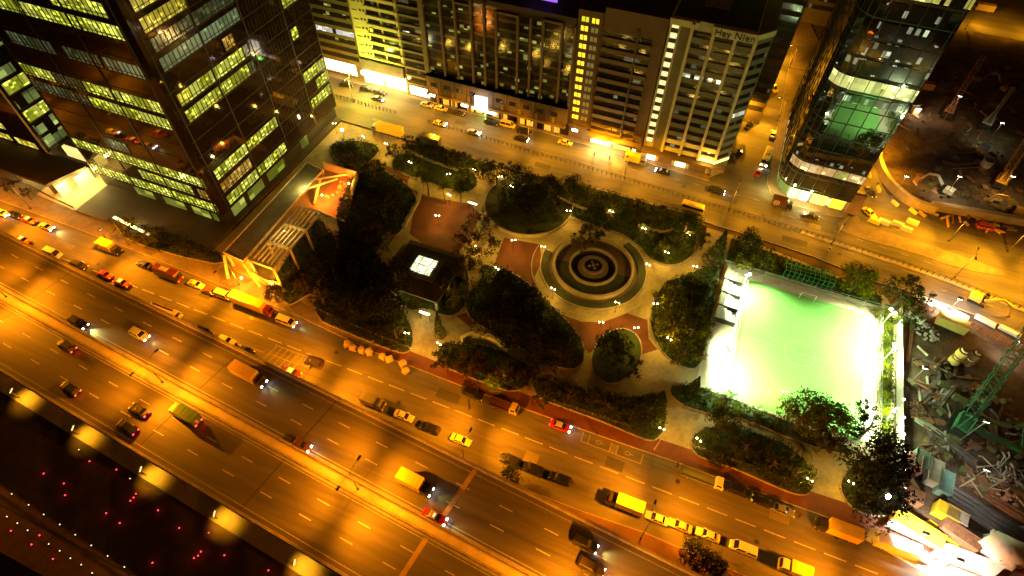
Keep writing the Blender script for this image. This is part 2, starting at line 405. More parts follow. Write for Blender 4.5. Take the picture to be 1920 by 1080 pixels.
# ------------------------------------------------------------ lamp posts
lampglass = emit('sodium_lamp_glass', (1,.55,.12), 30)
def spot(name, parent, loc, power, color, size=150, blend=.7, rad=.12, aim=None):
    l = bpy.data.lights.new(name, 'SPOT'); l.energy = power; l.color = color; l.spot_size = RAD(size); l.spot_blend = blend; l.shadow_soft_size = rad
    o = bpy.data.objects.new(name, l); COL.objects.link(o); o.location = loc
    if aim: o.rotation_euler = (Vector(aim)-Vector(loc)).to_track_quat('-Z', 'Y').to_euler()
    if parent is not None: setparent(o, parent)
    return o
def point(name, parent, loc, power, color, rad=.12):
    l = bpy.data.lights.new(name, 'POINT'); l.energy = power; l.color = color; l.shadow_soft_size = rad
    o = bpy.data.objects.new(name, l); COL.objects.link(o); o.location = loc
    if parent is not None: setparent(o, parent)
    return o
ORD = ['first','second','third','fourth','fifth','sixth','seventh','eighth','ninth','tenth','eleventh','twelfth','thirteenth','fourteenth']
def lamp_proto(h, arm, arms, power, color=SODIUM, size=155):
    t = empty('street_lamp')
    MB().tube((0,0,0),(0,0,h*.94),.11,8,.06).build('pole', grey_metal, t, True)
    for s in arms:
        a = MB(); a.tube((0,0,h*.94),(0,s*arm*.5,h),.045,6); a.tube((0,s*arm*.5,h),(0,s*arm,h+.05),.04,6); a.build('arm', grey_metal, t, True)
        hd = MB(); hd.fbox(-.2,.2,s*arm-.42,s*arm+.42,h,h+.1,-.13,.13,s*arm-.3,s*arm+.3); hh = hd.build('lamp_head', dark_metal, t)
        g = MB(); g.box(-.15,.15,s*arm-.3,s*arm+.3,h-.05,h-.005); g.build('lamp_glass', lampglass, hh)
        spot('lamp_light', t, (0,s*arm,h-.12), power*.24, color, size, .8)
        for q in (-1,1): spot('lamp_light', t, (q*.1,s*arm,h-.12), power, color, 105, 1.0, .12, aim=(q*(h*1.6),s*(arm+h*.6),0))
    MB().cyl((0,0),.2,0,.3,8).build('base', dark_metal, t)
    return t
def place(proto, used, loc, rz, label, group, cat=None):
    o = proto if not used else copy_tree(proto)
    o.location = loc; o.rotation_euler = (0,0,rz); tag(o, label, cat, group); return o
p = lamp_proto(6.8, 2.6, (1,-1), 30000)
us = 0
for i, x in enumerate((-160,-118.5,-76.4,-34.4,3,36)):
    place(p, us, (x,(mu(x)+ml(x))/2,DZ), -.0755, '%s twin-arm lamp post from the left on the flyover median' % ORD[i], 'twin-arm lamps on the flyover median', 'street lamp'); us = 1
p = lamp_proto(8, 3.3, (1,), 48000); us = 0
for i, x in enumerate((-178,-147,-116,-85,-54,-22.2,9.4,41)):
    place(p, us, (x,(34.2 if x < 20 else 34) if x > -60 else 52.2,.13), 0 if x > -60 else math.pi, '%s single-arm lamp post from the left along the lower street' % ORD[i], 'lamps over the lower street', 'street lamp'); us = 1
p = lamp_proto(8, 1.8, (1,-1), 15500, SODIUM2); us = 0
for i, (x, y) in enumerate([(-150,120.9),(-125,120.9),(-99,120.9),(-72,120.7),(-44,120.2),(-17,119.4),(10,117.7),(34,115.4)]+[G(1790,520),G(1930,585)]):
    place(p, us, (x,y,0), 0 if x < 12 else -.2, '%s twin-arm lamp post from the left in the upper street railings' % ORD[i], 'lamps over the upper street', 'street lamp'); us = 1
p = lamp_proto(7, 2.0, (1,), 27000, SODIUM2); us = 0
for i, (x, y, r) in enumerate([(-24,130,-math.pi),(2.2,131,-math.pi/2),(1.2+3,152,-math.pi/2),(16.8,160,math.pi/2),(16.9,190,math.pi/2),(5,200,-math.pi/2),(39.2,131,-.8),(40.6,150,-1.3),(59.5,127,2.6),(72,128.5,math.pi),(82,120,math.pi),(96,112,math.pi)]):
    place(p, us, (x,y,.1), r, '%s single-arm lamp post from the left on the far pavements' % ORD[i], 'lamps on the far pavements', 'street lamp'); us = 1
for i, (x, y, r) in enumerate([(70,239,0),(95,239,0),(125,239,0)]):
    place(p, us, (x,y,.1), r, '%s lamp post from the left on the back road past the excavation' % ORD[i], 'lamps on the back road', 'street lamp')
# promenade-side lamps under the parapet
t = empty('path_lamp')
MB().tube((0,0,0),(0,0,3.4),.07,6,.05).build('pole', grey_metal, t)
a = MB(); a.tube((0,0,3.35),(.9,.2,3.5),.04,5); a.build('arm', grey_metal, t)
hd = MB(); hd.bar((.6,.45,3.5),(1.1,-.35,3.5),.3,.1); hh = hd.build('lamp_head', dark_metal, t)
g = MB(); g.bar((.62,.5,3.58),(1.12,-.3,3.58),.2,.06); g.bar((.6,.45,3.43),(1.1,-.35,3.43),.24,.03); g.build('lamp_glass', emit('path_lamp_glass',(1,.62,.2),2.2), hh)
spot('lamp_light', t, (.85,.1,3.35), 2000, (1,.46,.012), 100, .9, .1, aim=(1.4,.2,0))
for i, (px, py) in enumerate([(20,733),(135,803),(262,880),(398,966),(549,1056),(-100,665)]):
    x, y = G(px, py, 3.4); yy = near(x)-1.6
    lab = '%s path lamp from the left glowing beside the flyover over the promenade' % ORD[i] if i < 5 else 'path lamp just beyond the left edge beside the flyover'
    place(t, i, (x-.6, yy, .05), -.07, lab, 'path lamps beside the flyover', 'lamp')
    cs = None
# ground lights of the promenade
redm = emit('red_ground_light', (1,.05,.06), 3.5); whm = emit('white_ground_light', (1,.85,.35), 2.5)
def glight(name, m, halo):
    o = empty(name)
    MB().cyl((0,0),.2,0,.16,8).build('housing', dark_metal, o)
    MB().blob((0,0,.22),.13 if halo else .09,8).build('lens', m, o, True)
    if halo: point('ground_glow', o, (0,0,.7), 5, (1,.03,.03), .1)
    return o
red = [(507,437),(658,484),(250,506),(363,562),(370,628),(768,620),(755,641),(737,659),(601,729),(677,784),(892,713),(1011,812),(1177,839),(1133,945),(1117,968),(1094,981),(1265,965),(861,1008),(1512,1050),(66,828),(226,853),(181,905),(302,986)]
whi = [(447,372),(735,534),(70,621),(165,682),(250,736),(340,792),(427,850),(517,910),(609,969),(703,1031),(43,748),(102,785),(160,825),(278,902),(340,940),(400,982),(461,1018),(522,1065),(20,700),(120,640)]
p = glight('ground_light', redm, True)
for i, (a, b) in enumerate(red):
    q = G(a/3, 720+b/3); place(p, i, (q[0],q[1],-.02), 0, 'small round red light set in the dark promenade paving', 'red lights in the promenade paving', 'ground light')
p = glight('ground_light', whm, False)
for i, (a, b) in enumerate(whi[:-2]):
    q = G(a/3, 720+b/3); place(p, i, (q[0],q[1],-.02), 0, 'small round white light set in the promenade paving near the water', 'white lights in the promenade paving', 'ground light')
# ------------------------------------------------------------ buildings
darkglass = glass('dark_curtain_wall_glass', (.016,.011,.008), .05, .0, .3, 1.5)
glass_e = glass('tower_facade_glass', (.01,.01,.008), .03, .0, .65, 1.75)
frame_m = mat('dark_window_frame', (.02,.015,.011), (.012,.01,.008), 1, .6)
roof_m = mat('flat_roof_felt', (.035,.028,.022), (.018,.015,.013), .3, .95)
LG = litwin('office_glazing_green', (.42,.47,.02), (.62,.64,.09), 1.1, (.85,.85,.5), hot=.76, hotk=1.3)
LY = litwin('office_glazing_yellow', (.75,.58,.03), (.85,.7,.1), .8, (.85,.85,.6))
LA = litwin('office_glazing_amber', (.8,.4,.03), (.9,.6,.1), .55, (.85,.85,.6))
LD = litwin('office_glazing_dim', (.13,.17,.05), (.2,.25,.12), .32, (.85,.85,.6))
LD2 = litwin('office_glazing_teal', (.2,.28,.1), (.3,.4,.18), .62, (.85,.85,.6), hot=.95)
LR = litwin('office_glazing_rear_rooms', (.3,.36,.06), (.4,.4,.1), .5, (.85,.85,.6), frac=.12)
tw = empty('office_tower', (-98.6,65.4,0), 0, 'large dark glass office tower with many yellow-green floors at the top left', 'tower')
def at0(o, root):
    """keep world coordinates for meshes written in world space"""
    o.location = -root.location; return o
def W(mb, name, m, root, smooth=False): return at0(mb.build(name, m, root, smooth), root)
TX, TY, TL, TB = -98.6, 65.4, -137.6, 113.0
W(MB().prism([(TL,TY),(TX-1,TY),(TX,TY+1),(TX,TB),(TL,TB)], 3.9, 78, True), 'curtain_wall', darkglass, tw)
W(MB().box(TL+.6,TX-.6,TY+.6,TB-.6,78,79), 'roof', roof_m, tw)
W(MB().box(TL+.5,TX-.5,TY+.5,TB-.5,.1,3.9), 'lobby', frame_m, tw)
for i, (x, y) in enumerate([(TX-1.2,TY+1.2+k*7.4) for k in range(6)]+[(TX-1.2-k*7.2,TY+1.2) for k in range(1,6)]):
    W(MB().box(x-.5,x+.5,y-.5,y+.5,.1,3.9), 'column', frame_m, tw)
def zf(k): return 4.75+3.77*k
def bandR(k, y0, y1, m, dz0=0, dz1=0):
    z0, z1 = zf(k)+dz0, zf(k)+2.5+dz1
    b = W(MB().box(TX-.02,TX+.06,y0,y1,z0,z1), 'lit_window_band', m, tw)
    g = MB(); n = max(1, int(round((y1-y0)/1.15)))
    for i in range(n+1):
        y = y0+(y1-y0)*i/n; g.box(TX+.05,TX+.16,y-.07,y+.07,z0,z1)
    g.box(TX+.05,TX+.18,y0,y1,z0+.55,z0+.63); setparent(g.build('mullion', frame_m), b); 
def bandL(k, x0, x1, m, dz0=0, dz1=0):
    z0, z1 = zf(k)+dz0, zf(k)+2.5+dz1
    b = W(MB().box(x0,x1,TY-.06,TY+.02,z0,z1), 'lit_window_band', m, tw)
    g = MB(); n = max(1, int(round((x1-x0)/1.15)))
    for i in range(n+1):
        x = x0+(x1-x0)*i/n; g.box(x-.08,x+.08,TY-.16,TY-.05,z0,z1)
    g.box(x0,x1,TY-.18,TY-.05,z0+.55,z0+.63); setparent(g.build('mullion', frame_m), b)
for k, y0, y1, m in ((0,68.4,79.2,LG),(0,79.6,90.5,LG),(1,68.4,78.6,LA),(2,68.4,79.2,LG),(2,79.6,90.5,LG),(6,68.6,78.6,LG),(6,79,88,LG),(7,68.6,78.6,LG),(7,79,88.1,LG),(6,88.2,90,LD),(7,88.3,90,LD),
        (9,68.6,79.2,LD2),(9,79.6,90.6,LD2),(10,68.8,79,LD),(10,79.5,90.6,LD),(11,68.6,79.6,LY),(12,68.6,78,LY),(12,79,92,LD),(13,69,80,LG),(14,69,79,LG),(14,84,96,LG),(16,69,80,LY),(8,84,87,LA),
        (3,103.6,112.4,LG),(2,107.5,112.4,LG),(1,103.6,112.2,LG),(6,103.8,106.2,LG),(8,103.8,112.4,LG),(9,103.9,112.4,LG),(10,104,108,LD),(12,104,112,LG),(13,104,112,LD)):
    bandR(k, y0, y1, m)
for k, x0, x1, m in ((0,-136.6,-99.2,LG),(1,-119.4,-104,LG),(1,-102.5,-99.6,LA),(2,-137,-99,LG),(3,-125,-118.2,LD2),(6,-137,-131,LD),(6,-130.8,-121.2,LD),(6,-120.8,-99.4,LG),(7,-137.2,-128,LG),(7,-127.8,-120,LD),(7,-119.7,-110,LG),(7,-109.7,-99.4,LG),
        (9,-134,-122,LD),(9,-119,-110,LD),(9,-109,-99.4,LD2),(11,-137,-124,LG),(11,-123.6,-110,LG),(11,-109.6,-99.4,LG),(12,-114,-101,LG),(12,-136,-126,LG),(13,-112,-100,LG),(14,-135,-112,LG),(16,-130,-100,LG)):
    bandL(k, x0, x1, m)
g = MB()
for k in range(19):
    z = zf(k)-.25
    g.box(TX+.01,TX+.05,TY+1.6,TB-.3,z-.06,z+.06); g.box(TL+.3,TX-1.4,TY-.05,TY-.01,z-.06,z+.06)
for y in (67.6,79.4,91.2,103.2,112.7): g.box(TX+.01,TX+.08,y-.12,y+.12,4,78)
for x in (-137.2,-124.6,-112,-99.6): g.box(x-.25,x+.25,TY-.13,TY-.01,4,78)
W(g, 'facade_frame', frame_m, tw)
g = MB()
for k in range(19):
    for j in range(1, 12):
        y = 91.3+j*1.05; g.box(TX+.005,TX+.04,y-.03,y+.03,zf(k),zf(k)+2.5)
W(g, 'recessed_bay_frame', frame_m, tw)
for (y0,y1) in ((68.6,73),(74.6,80),(82,88.6),(96,99)): W(MB().box(TX-.5,TX-.35,y0,y1,.9,3.5), 'lobby_window', litwin('lobby_panes', (.3,.36,.02), (.6,.62,.1), .55, (2.4,2.4,1.2)), tw)
for (x0,x1) in ((-108.5,-103.5),(-117,-111),(-126,-120.5),(-102.6,-101.2)): W(MB().box(x0,x1,TY+.35,TY+.5,.9,3.4), 'lobby_window', litwin('lobby_panes', (.3,.36,.02), (.6,.62,.1), .55, (2.4,2.4,1.2)), tw)
pdm = mat('podium_stone', (.07,.045,.028), (.045,.03,.02), .4, .7)
o = MB().prism([(-136,55.6),(-97.6,55.6),(-97.6,65),(-97.2,112),(-136,112)], .1, .55); tag(o.build('tower_plaza', pdm), kind='structure')
# second tower
t2 = empty('office_tower', (-154,66,0), 0, 'second dark glass tower at the left edge with a green-lit side', 'tower')
W(MB().box(-196,-154,66,106,4.4,76), 'curtain_wall', darkglass, t2); W(MB().box(-195.4,-154.6,66.6,105.4,76,77), 'roof', roof_m, t2)
W(MB().box(-194,-155,67.5,104,.1,4.4), 'lobby', pdm, t2)
L3 = litwin('office_glazing_mixed', (.1,.16,.04), (.42,.5,.12), .75, (2.2,2.2,1.3), frac=.75, hot=.9)
for k in range(0, 8):
    b = W(MB().box(-154.02,-153.94,67.2,79.6,zf(k)+.6,zf(k)+3.4), 'lit_window_band', L3 if k not in (2,4) else LG, t2)
    g = MB()
    for y in (67.2,71.3,75.4,79.5): g.box(-153.95,-153.8,y-.07,y+.07,zf(k)+.4,zf(k)+3.6)
    g.box(-153.95,-153.8,67.2,79.6,zf(k)+.3,zf(k)+.5); setparent(g.build('mullion', frame_m), b)
for k, x0, x1 in ((0,-163,-156),(0,-172,-165),(1,-170,-164),(7,-180,-156),(8,-180,-156)):
    W(MB().box(x0,x1,65.93,66.02,zf(k)+.4,zf(k)+2.2), 'lit_window_band', LY if k < 2 else LG, t2)
W(MB().box(-154.1,-153.9,66.1,66.5,4.4,76), 'corner_trim', mat('pale_trim', (.4,.35,.28)), t2)
cn = empty('entrance_canopy', (-144,57,0), 0, 'dark flat canopy over the brightly lit plaza between the two glass towers', 'canopy')
W(MB().prism([(-200,57.4),(-144,57.2),(-140.6,66),(-153,66),(-200,66)], 4.0, 4.7, True), 'canopy_roof', pdm, cn)
W(MB().box(-152.8,-138,69.6,70.4,.1,4.6), 'lobby_wall', emit('lobby_wall_light', (1,.78,.25), 1.1), cn)
for i in range(6): W(MB().box(-152.8,-141+.6*i,66.4+.5*i,66.9+.5*i,3.4-.4*i,3.8-.4*i), 'step', pdm, cn)
for x in (-146,-158,-170): W(MB().box(x-.35,x+.35,58.3,59,.1,4), 'column', pdm, cn)
for p_ in ((-147,62,3.4,1500),(-140.6,59,3.7,2600),(-139.4,64,3.7,2600),(-156,60.5,3.4,1500)): point('canopy_light', cn, (p_[0]+144,p_[1]-57,p_[2]), p_[3], (1,.74,.2), .3)
for (y0,y1) in ((58.2,61),(62.2,66.5)): W(MB().box(-143.6+(y0-57)*.38,-143.4+(y0-57)*.38,y0,y1,.2,3.6), 'lit_doorway', emit('lobby_wall_light', (1,.78,.25), 1.1), cn)
o = MB().prism([(-150,56.4),(-136.2,55.8),(-136.1,70),(-150,70)], .1, .17); tag(o.build('plaza_floor', mat('pale_plaza', (.5,.42,.26), (.38,.31,.19), .5)), kind='structure')
ls = empty('light_strip', (-121,57.5,.1), 0, 'long bright light strip behind the street trees at the left tower', 'light'); q0, q1 = G(214,408,1), G(283,442,1)
W(MB().bar((q0[0],q0[1],.9),(q1[0],q1[1],.9),.5,.5), 'lamp_body', dark_metal, ls); W(MB().bar((q0[0],q0[1],1.2),(q1[0],q1[1],1.2),.7,.12), 'lamp_glass', emit('strip_glass', (1,.9,.4), 2.2), ls)
point('strip_glow', ls, (2,-1,2.2), 900, (1,.8,.25), .4)
def rail(name, pts, h, label, cat, post=1.2, m=None, rails=2, r=.035, infill=0):
    m = m or dark_metal; t = empty(name, (pts[0][0],pts[0][1],0), 0, label, cat); a = MB(); b = MB()
    for i in range(len(pts)-1):
        p, q = Vector(pts[i]), Vector(pts[i+1]); L = (q-p).length; n = max(1, int(L/post))
        for k in range(rails):
            z = h*(1-k/rails*.9); b.tube((p.x,p.y,z),(q.x,q.y,z),r,4)
        for k in range(n): u = p.lerp(q, k/n); a.box(u.x-r*1.4,u.x+r*1.4,u.y-r*1.4,u.y+r*1.4,0,h)
        if infill:
            nn = int(L/infill)
            for k in range(nn): u = p.lerp(q, k/nn); b.box(u.x-.02,u.x+.02,u.y-.02,u.y+.02,.12,h-.05)
    W(a, 'post', m, t); W(b, 'rail', m, t); return t
rail('railing', GP([(0,337),(60,352),(100,374),(143,394)]), 1.1, 'black railing along the bright plaza between the glass towers', 'railing', .6)

# ---- the row across the upper street
def block(name, label, x0, x1, y, d, h, wall, cat='building'):
    r = empty(name, (x0,y,0), 0, label, cat)
    W(MB().box(x0,x1,y,y+d,0,h), 'wall', wall, r)
    f = W(MB().box(x0+.3,x1-.3,y+.3,y+d-.3,h,h+.15), 'roof', roof_m, r)
    c = MB(); c.box(x0,x1,y,y+.3,h,h+.9); c.box(x0,x1,y+d-.3,y+d,h,h+.9); c.box(x0,x0+.3,y+.3,y+d-.3,h,h+.9); c.box(x1-.3,x1,y+.3,y+d-.3,h,h+.9)
    W(c, 'roof_parapet', wall, r)
    c = MB(); c.box(x0+(x1-x0)*.3,x0+(x1-x0)*.6,y+d*.4,y+d*.7,h+.15,h+3); W(c, 'roof_plant_room', wall, r)
    return r
def wf(r, x0, x1, y, z0, z1, m, name='window_band', pr=.04): return W(MB().box(x0,x1,y-pr,y+.02,z0,z1), name, m, r)
brown = mat('brown_render', (.12,.08,.045), (.08,.055,.03), .4, .85)
darkb = mat('dark_render', (.07,.055,.035), (.04,.03,.02), .4, .85)
cream = mat('cream_render', (.5,.47,.24), (.38,.36,.18), .5, .8)
stone = mat('stone_cladding', (.13,.085,.042), (.08,.052,.028), .6, .75, fine=8)
WD = litwin('dark_panes', (.35,.33,.12), (.3,.36,.2), .35, (1.0,1,1.0), frac=.05, zc=2.5, hot=.9)
WD3 = litwin('dark_panes_some_lit', (.5,.5,.04), (.5,.52,.14), .62, (1.1,.8,.4), frac=.08, zc=.82, hot=.8)
WW = litwin('white_lit_panes', (.9,.85,.7), (1,.95,.85), 1.1, (1.2,1.2,1), zc=2.5, frac=.85)
b = block('building', 'dark building at the left end of the row behind the glass tower', -150, -118.5, 133, 20, 26, darkb)
for k in range(9): wf(b, -149, -119.5, 133, 3+k*2.6, 4.3+k*2.6, WD)
b = block('building', 'dark narrow building with one bright white window row left of the cream building', -118, -101.4, 131.8, 22, 44, brown)
for k in range(15): wf(b, -116, -102.2, 131.8, 6+k*2.5, 7.4+k*2.5, WW if k in (3,) else (WD3 if k in (1,2,5,6) else WD))
wf(b, -116, -104, 131.8, 1, 4.6, emit('shop_white', (1,.93,.7), 2.2), 'shop_front')
b = block('building', 'cream building with notched window rows above the bright shopfronts', -101.2, -86.4, 131.2, 22, 42, cream)
for k in range(13):
    z = 9.6+k*2.5; wf(b, -100.6, -98.9, 131.2, z+.2, z+.45, frame_m)
    for xx in (-98.3,-97.2): wf(b, xx, xx+.6, 131.2, z+.2, z+.9, frame_m, 'window')
    wf(b, -96, -92.2, 131.2, z, z+1.1, WD, pr=.03); wf(b, -91.6, -87.2, 131.2, z-.1, z+1.1, WD, pr=.03)
    W(MB().box(-96.4,-86.9,130.7,131.2,z-.75,z-.2), 'balcony_ledge', cream, b)
wf(b, -95.6, -94.8, 130.9, 9.6+3*2.5+.1, 9.6+3*2.5+1, emit('yellow_window', (1,.75,.03), 1.2, False), 'window')
W(MB().box(-101,-86.5,130.2,131.2,5.2,8.4), 'podium_fascia', darkb, b)
for x0, x1, s in ((-100.8,-94.6,7),(-93.6,-86.8,8)):
    wf(b, x0, x1, 131.2, .4, 4.4, emit('shop_white', (1,.93,.7), 2.2), 'shop_front')
    sg = W(MB().box(x0,x1,129.6,130.1,3.6,4.8), 'shop_sign', emit('shop_sign_white', (1,.95,.85), 3.5), b)
for x in (-99,-95,-90,-87): point('shop_light', b, (x+101.2,-3.4,3.6), 2600, (1,.62,.14), .4)
point('facade_fill_light', b, (5,-9,7.5), 17000, (.85,.9,.1), .4)  # added light without a fixture, brightens the cream facade
b = block('building', 'dark striped building between the cream one and the dark glass block', -86.2, -78.2, 130.8, 22, 38, darkb)
for k in range(14):
    z = 4.8+k*2.5; wf(b, -85.6, -78.8, 130.8, z, z+1.2, WD); W(MB().box(-85.8,-78.6,130.3,130.8,z-.9,z-.25), 'balcony_ledge', stone, b)
wf(b, -85, -83, 130.8, 18.9, 19.8, WW)
W(MB().box(-79.2,-78.3,130.2,130.8,3,38), 'pilaster', stone, b)
wf(b, -85.4, -79, 130.8, .4, 3.2, emit('shop_white', (1,.93,.7), 2.2), 'shop_front')

b3 = block('office_block', 'long dark glass block with slim vertical fins and a brown stone podium', -78, -36.5, 130, 24, 32, frame_m, 'building')
fins = [-77.5,-72.4,-68.3,-63.8,-60.3,-57,-51.2,-47.8,-44.6,-39.8,-36.6]
for k in range(9):
    z = 9.8+k*2.42; wf(b3, -77.6, -36.7, 130, z, z+1.7, WD3); W(MB().box(-77.6,-36.7,129.94,130.02,z+1.7,z+2.42), 'spandrel', glass('spandrel_glass',(.03,.03,.022),.15), b3)
for x in fins: W(MB().box(x-.22,x+.22,129.2,130,9.2,31 if x > -58 else 32.5), 'fin', stone, b3)
for x0, x1, z in ((-57,-51.2,30.8),(-44.6,-39.8,31.2),(-68.3,-63.8,31)): W(MB().box(x0,x1,129.3,130,z-.3,z+.2), 'fin_cap', stone, b3)
W(MB().box(-78,-36.5,128.6,130,4.4,9.4), 'podium', mat('podium_stone_dark', (.085,.055,.028), (.045,.03,.016), .9, .8, stretch=(1,1,3), bump=.3), b3)
for x in range(-74,-38,4): W(MB().box(x-.1,x+.1,128.45,128.6,4.4,9.4), 'podium_rib', stone, b3)
for x in range(-76,-38,4): W(MB().box(x-.9,x+.9,128.5,128.62,6.3,7.5), 'podium_window', WD, b3); W(MB().box(-78.1,-36.4,128.3,130,9.4,9.75), 'podium_cornice', stone, b3)
for i, x in enumerate(range(-75,-37,5)):
    W(MB().box(x-.35,x+.35,128.2,128.6,1,6.2), 'pilaster', stone, b3)
W(MB().box(-78,-36.5,127.6,128.6,3.8,4.4), 'street_canopy', stone, b3)
for i in range(16):
    x = -76.8+i*2.6; wf(b3, x, x+1.9, 129.95, .3, 3.4, emit('dim_shop_glow', (.9,.55,.1), .35, False) if i % 3 else darkglass, 'shop_front')
sg = W(MB().box(-62.6,-59.0,127.1,127.5,4.0,7.6), 'square_sign', emit('white_sign_box', (1,.95,.8), 9), b3)
W(MB().box(-63.6,-61.5,127.2,127.5,3.2,3.8), 'sign_strip', emit('white_sign_strip', (1,.95,.8), 5), b3); W(MB().box(-61,-56.4,127.2,127.5,3.0,3.6), 'sign_strip', emit('white_sign_strip', (1,.95,.8), 5), b3)
W(MB().box(-67,-65,127.2,127.5,3.2,3.8), 'sign_strip', emit('white_sign_strip', (1,.95,.8), 5), b3)
W(MB().box(-76.9,-75.2,127.2,127.5,3.9,4.5), 'sign_strip', emit('white_sign_strip', (1,.95,.8), 5), b3)
point('sign_glow', b3, (17.5,-4,4), 1300, (1,.8,.2), .3); point('shop_glow', b3, (17.5,-2,1.6), 400, (.3,1,.1), .3)
W(MB().box(-50,-43,134,134.4,33.6,34.8), 'roof_sign', emit('violet_roof_sign', (.35,.1,1), 1.4), b3)

b = block('building', 'slim building with a column of paired yellow windows', -36.3, -30.2, 130, 22, 34.4, brown)
YW = emit('yellow_window_bright', (1,.72,.03), 1.25, False); DW = emit('dim_window', (.2,.19,.06), .45, False)
for k in range(13):
    z = 6.2+k*2.2
    for a in (0,.95):
        wf(b, -35.4+a, -34.65+a, 130, z, z+1.15, YW if k != 12 else emit('yellow_green_window', (.7,.75,.02), .9, False), 'window')
        wf(b, -32.9+a, -32.2+a, 130, z, z+1.15, DW if k != 12 else YW, 'window')
W(MB().box(-36.2,-30.3,129.6,130,4,4.6), 'cornice', stone, b); wf(b, -35,-33.4,129.9,2.2,3,emit('white_sign_strip', (1,.95,.8), 5),'shop_sign')
b = block('building', 'brown building with long recessed window ribbons left of the sign-topped building', -30, -15.6, 129.8, 22, 36, mat('warm_brown_render', (.13,.085,.048), (.09,.058,.034), .4, .85))
for k in range(11):
    z = 4.6+k*2.6; wf(b, -29.8, -18.4, 129.8, z, z+1.0, WD); W(MB().box(-29.9,-18.2,129.2,129.8,z-1.25,z-.2), 'balcony_ledge', brown, b)
W(MB().box(-21.8,-21.4,129.0,129.8,4,33.5), 'downpipe', darkb, b)
W(MB().box(-30,-15.6,127.4,129.8,3.2,3.8), 'street_canopy', brown, b)
for x0, x1, m_ in ((-29.4,-24,emit('shop_white2',(1,.8,.5),2.2)),(-23,-18.5,emit('shop_orange',(1,.5,.1),1.2)),(-17.9,-16.9,emit('shop_yellow',(1,.85,.4),2.4))): wf(b, x0, x1, 129.8, .3, 2.9, m_, 'shop_front')
for x in (-27,-23.5): point('shop_light', b, (x+30,-3.0,2.4), 4200, (1,.66,.2), .3)

hn = block('office_building', 'pale ribbed building with the words Hay Nien along its roof edge', -15.2, 3.2, 129, 22, 37.3, mat('pale_rib_render', (.42,.38,.24), (.3,.27,.16), .5, .8), 'building')
wallg = mat('grey_green_wall', (.13,.12,.07), (.09,.085,.05), .5, .8)
W(MB().box(-12.7,-10.6,128.9,129.01,4,37), 'blank_wall', wallg, hn)
SQ = emit('stair_window_white', (.9,.95,.5), .8, False)
for k in range(14): wf(hn, -14.7, -13.2, 128.98, 5.6+k*2.32, 6.8+k*2.32, SQ, 'stair_window'); 
for k in range(14): wf(hn, -14.7, -13.2, 128.98, 6.85+k*2.32, 7.85+k*2.32, darkb, 'stair_panel')
cols = [-10.2,-5.6,-.9,3.2]
HWD = litwin('hn_panes', (.28,.27,.12), (.3,.34,.2), .35, (1.2,1,1.0), zc=2.42, frac=.1, hot=.9)
HWM = litwin('hn_panes_bright', (.9,.95,.6), (1,1,.8), 1.0, (1.0,1,1.0), zc=2.42, frac=.8, hot=.8)
for k in range(13):
    z = 5.7+k*2.42
    for i in range(3):
        x0, x1 = cols[i]+.35, cols[i+1]-.35
        wf(hn, x0, x1, 128.7, z+.2, z+1.15, HWM if (k == 8 and i in (0,1,)) else HWD)
        W(MB().box(x0,x1,128.35,129,z-1.1,z+.15), 'spandrel', wallg if k > 1 else cream, hn)
for x in cols: W(MB().box(x-.32,x+.32,127.9,129,4.2,37.8), 'rib', mat('pale_rib', (.45,.4,.23), (.36,.31,.18), .6, .8), hn)
for z, m_ in ((20,0),(16,0),(29,0)): wf(hn, -11.6+1.6, -10.4+.1, 128.95, z, z+1.2, emit('warm_window',(1,.8,.35),1.3,False), 'window')
W(MB().prism([(3.3,127.9),(6.4,131.5),(6.4,151),(3.3,151)], 0, 37.6, True), 'corner_wing', wallg, hn)
for k in range(13):
    z = 5.7+k*2.42
    q = MB(); d = Vector((3.1,3.6)).normalized(); n_ = Vector((d.y,-d.x))
    a = Vector((3.55,128.2))+n_*.05; e = Vector((6.15,131.2))+n_*.05
    q.poly([(a.x,a.y,z),(e.x,e.y,z),(e.x,e.y,z+1.15),(a.x,a.y,z+1.15)]); W(q, 'window_band', HWD if k != 5 else HWM, hn)
W(MB().strip([(3.2,127.85),(6.5,131.6)], .25, 37.0, 38.2), 'corner_wing_coping', cream, hn)
W(MB().box(-15.3,-9,128.5,129,36.6,38.0), 'parapet_panel', cream, hn); W(MB().box(-6,3.3,127.84,128.9,36.2,38.15), 'sign_panel', mat('pale_rib', (.62,.55,.33)), hn)
cu = bpy.data.curves.new('sign_letters', 'FONT'); cu.body = 'Hay Nien'; cu.size = 2.05; cu.extrude = .06; cu.space_character = 1.08; cu.offset = .025
to = bpy.data.objects.new('sign_letters', cu); COL.objects.link(to); bpy.context.view_layer.update()
me = bpy.data.meshes.new_from_object(to.evaluated_get(bpy.context.evaluated_depsgraph_get())); bpy.data.objects.remove(to)
me.materials.clear(); me.materials.append(mat('black_letter', (.01,.01,.01), (.008,.008,.008)))
to = bpy.data.objects.new('sign_letters', me); COL.objects.link(to); setparent(to, hn); to.location = Vector((-5.5,127.76,36.5))-hn.location; to.rotation_euler = (math.pi/2,0,0)
W(MB().box(-15.2,6.2,126.6,129,3.4,4.1), 'street_canopy', stone, hn)
for x0, x1, m_ in ((-13.6,-11.4,emit('bright_doorway',(1,.97,.8),2.6)),(-6.2,-3.4,emit('bright_doorway2',(1,.95,.6),1.6)),(-10.6,-7,stone),(-2.4,1.8,stone)): wf(hn, x0, x1, 128.9, .2, 3.2, m_, 'doorway')
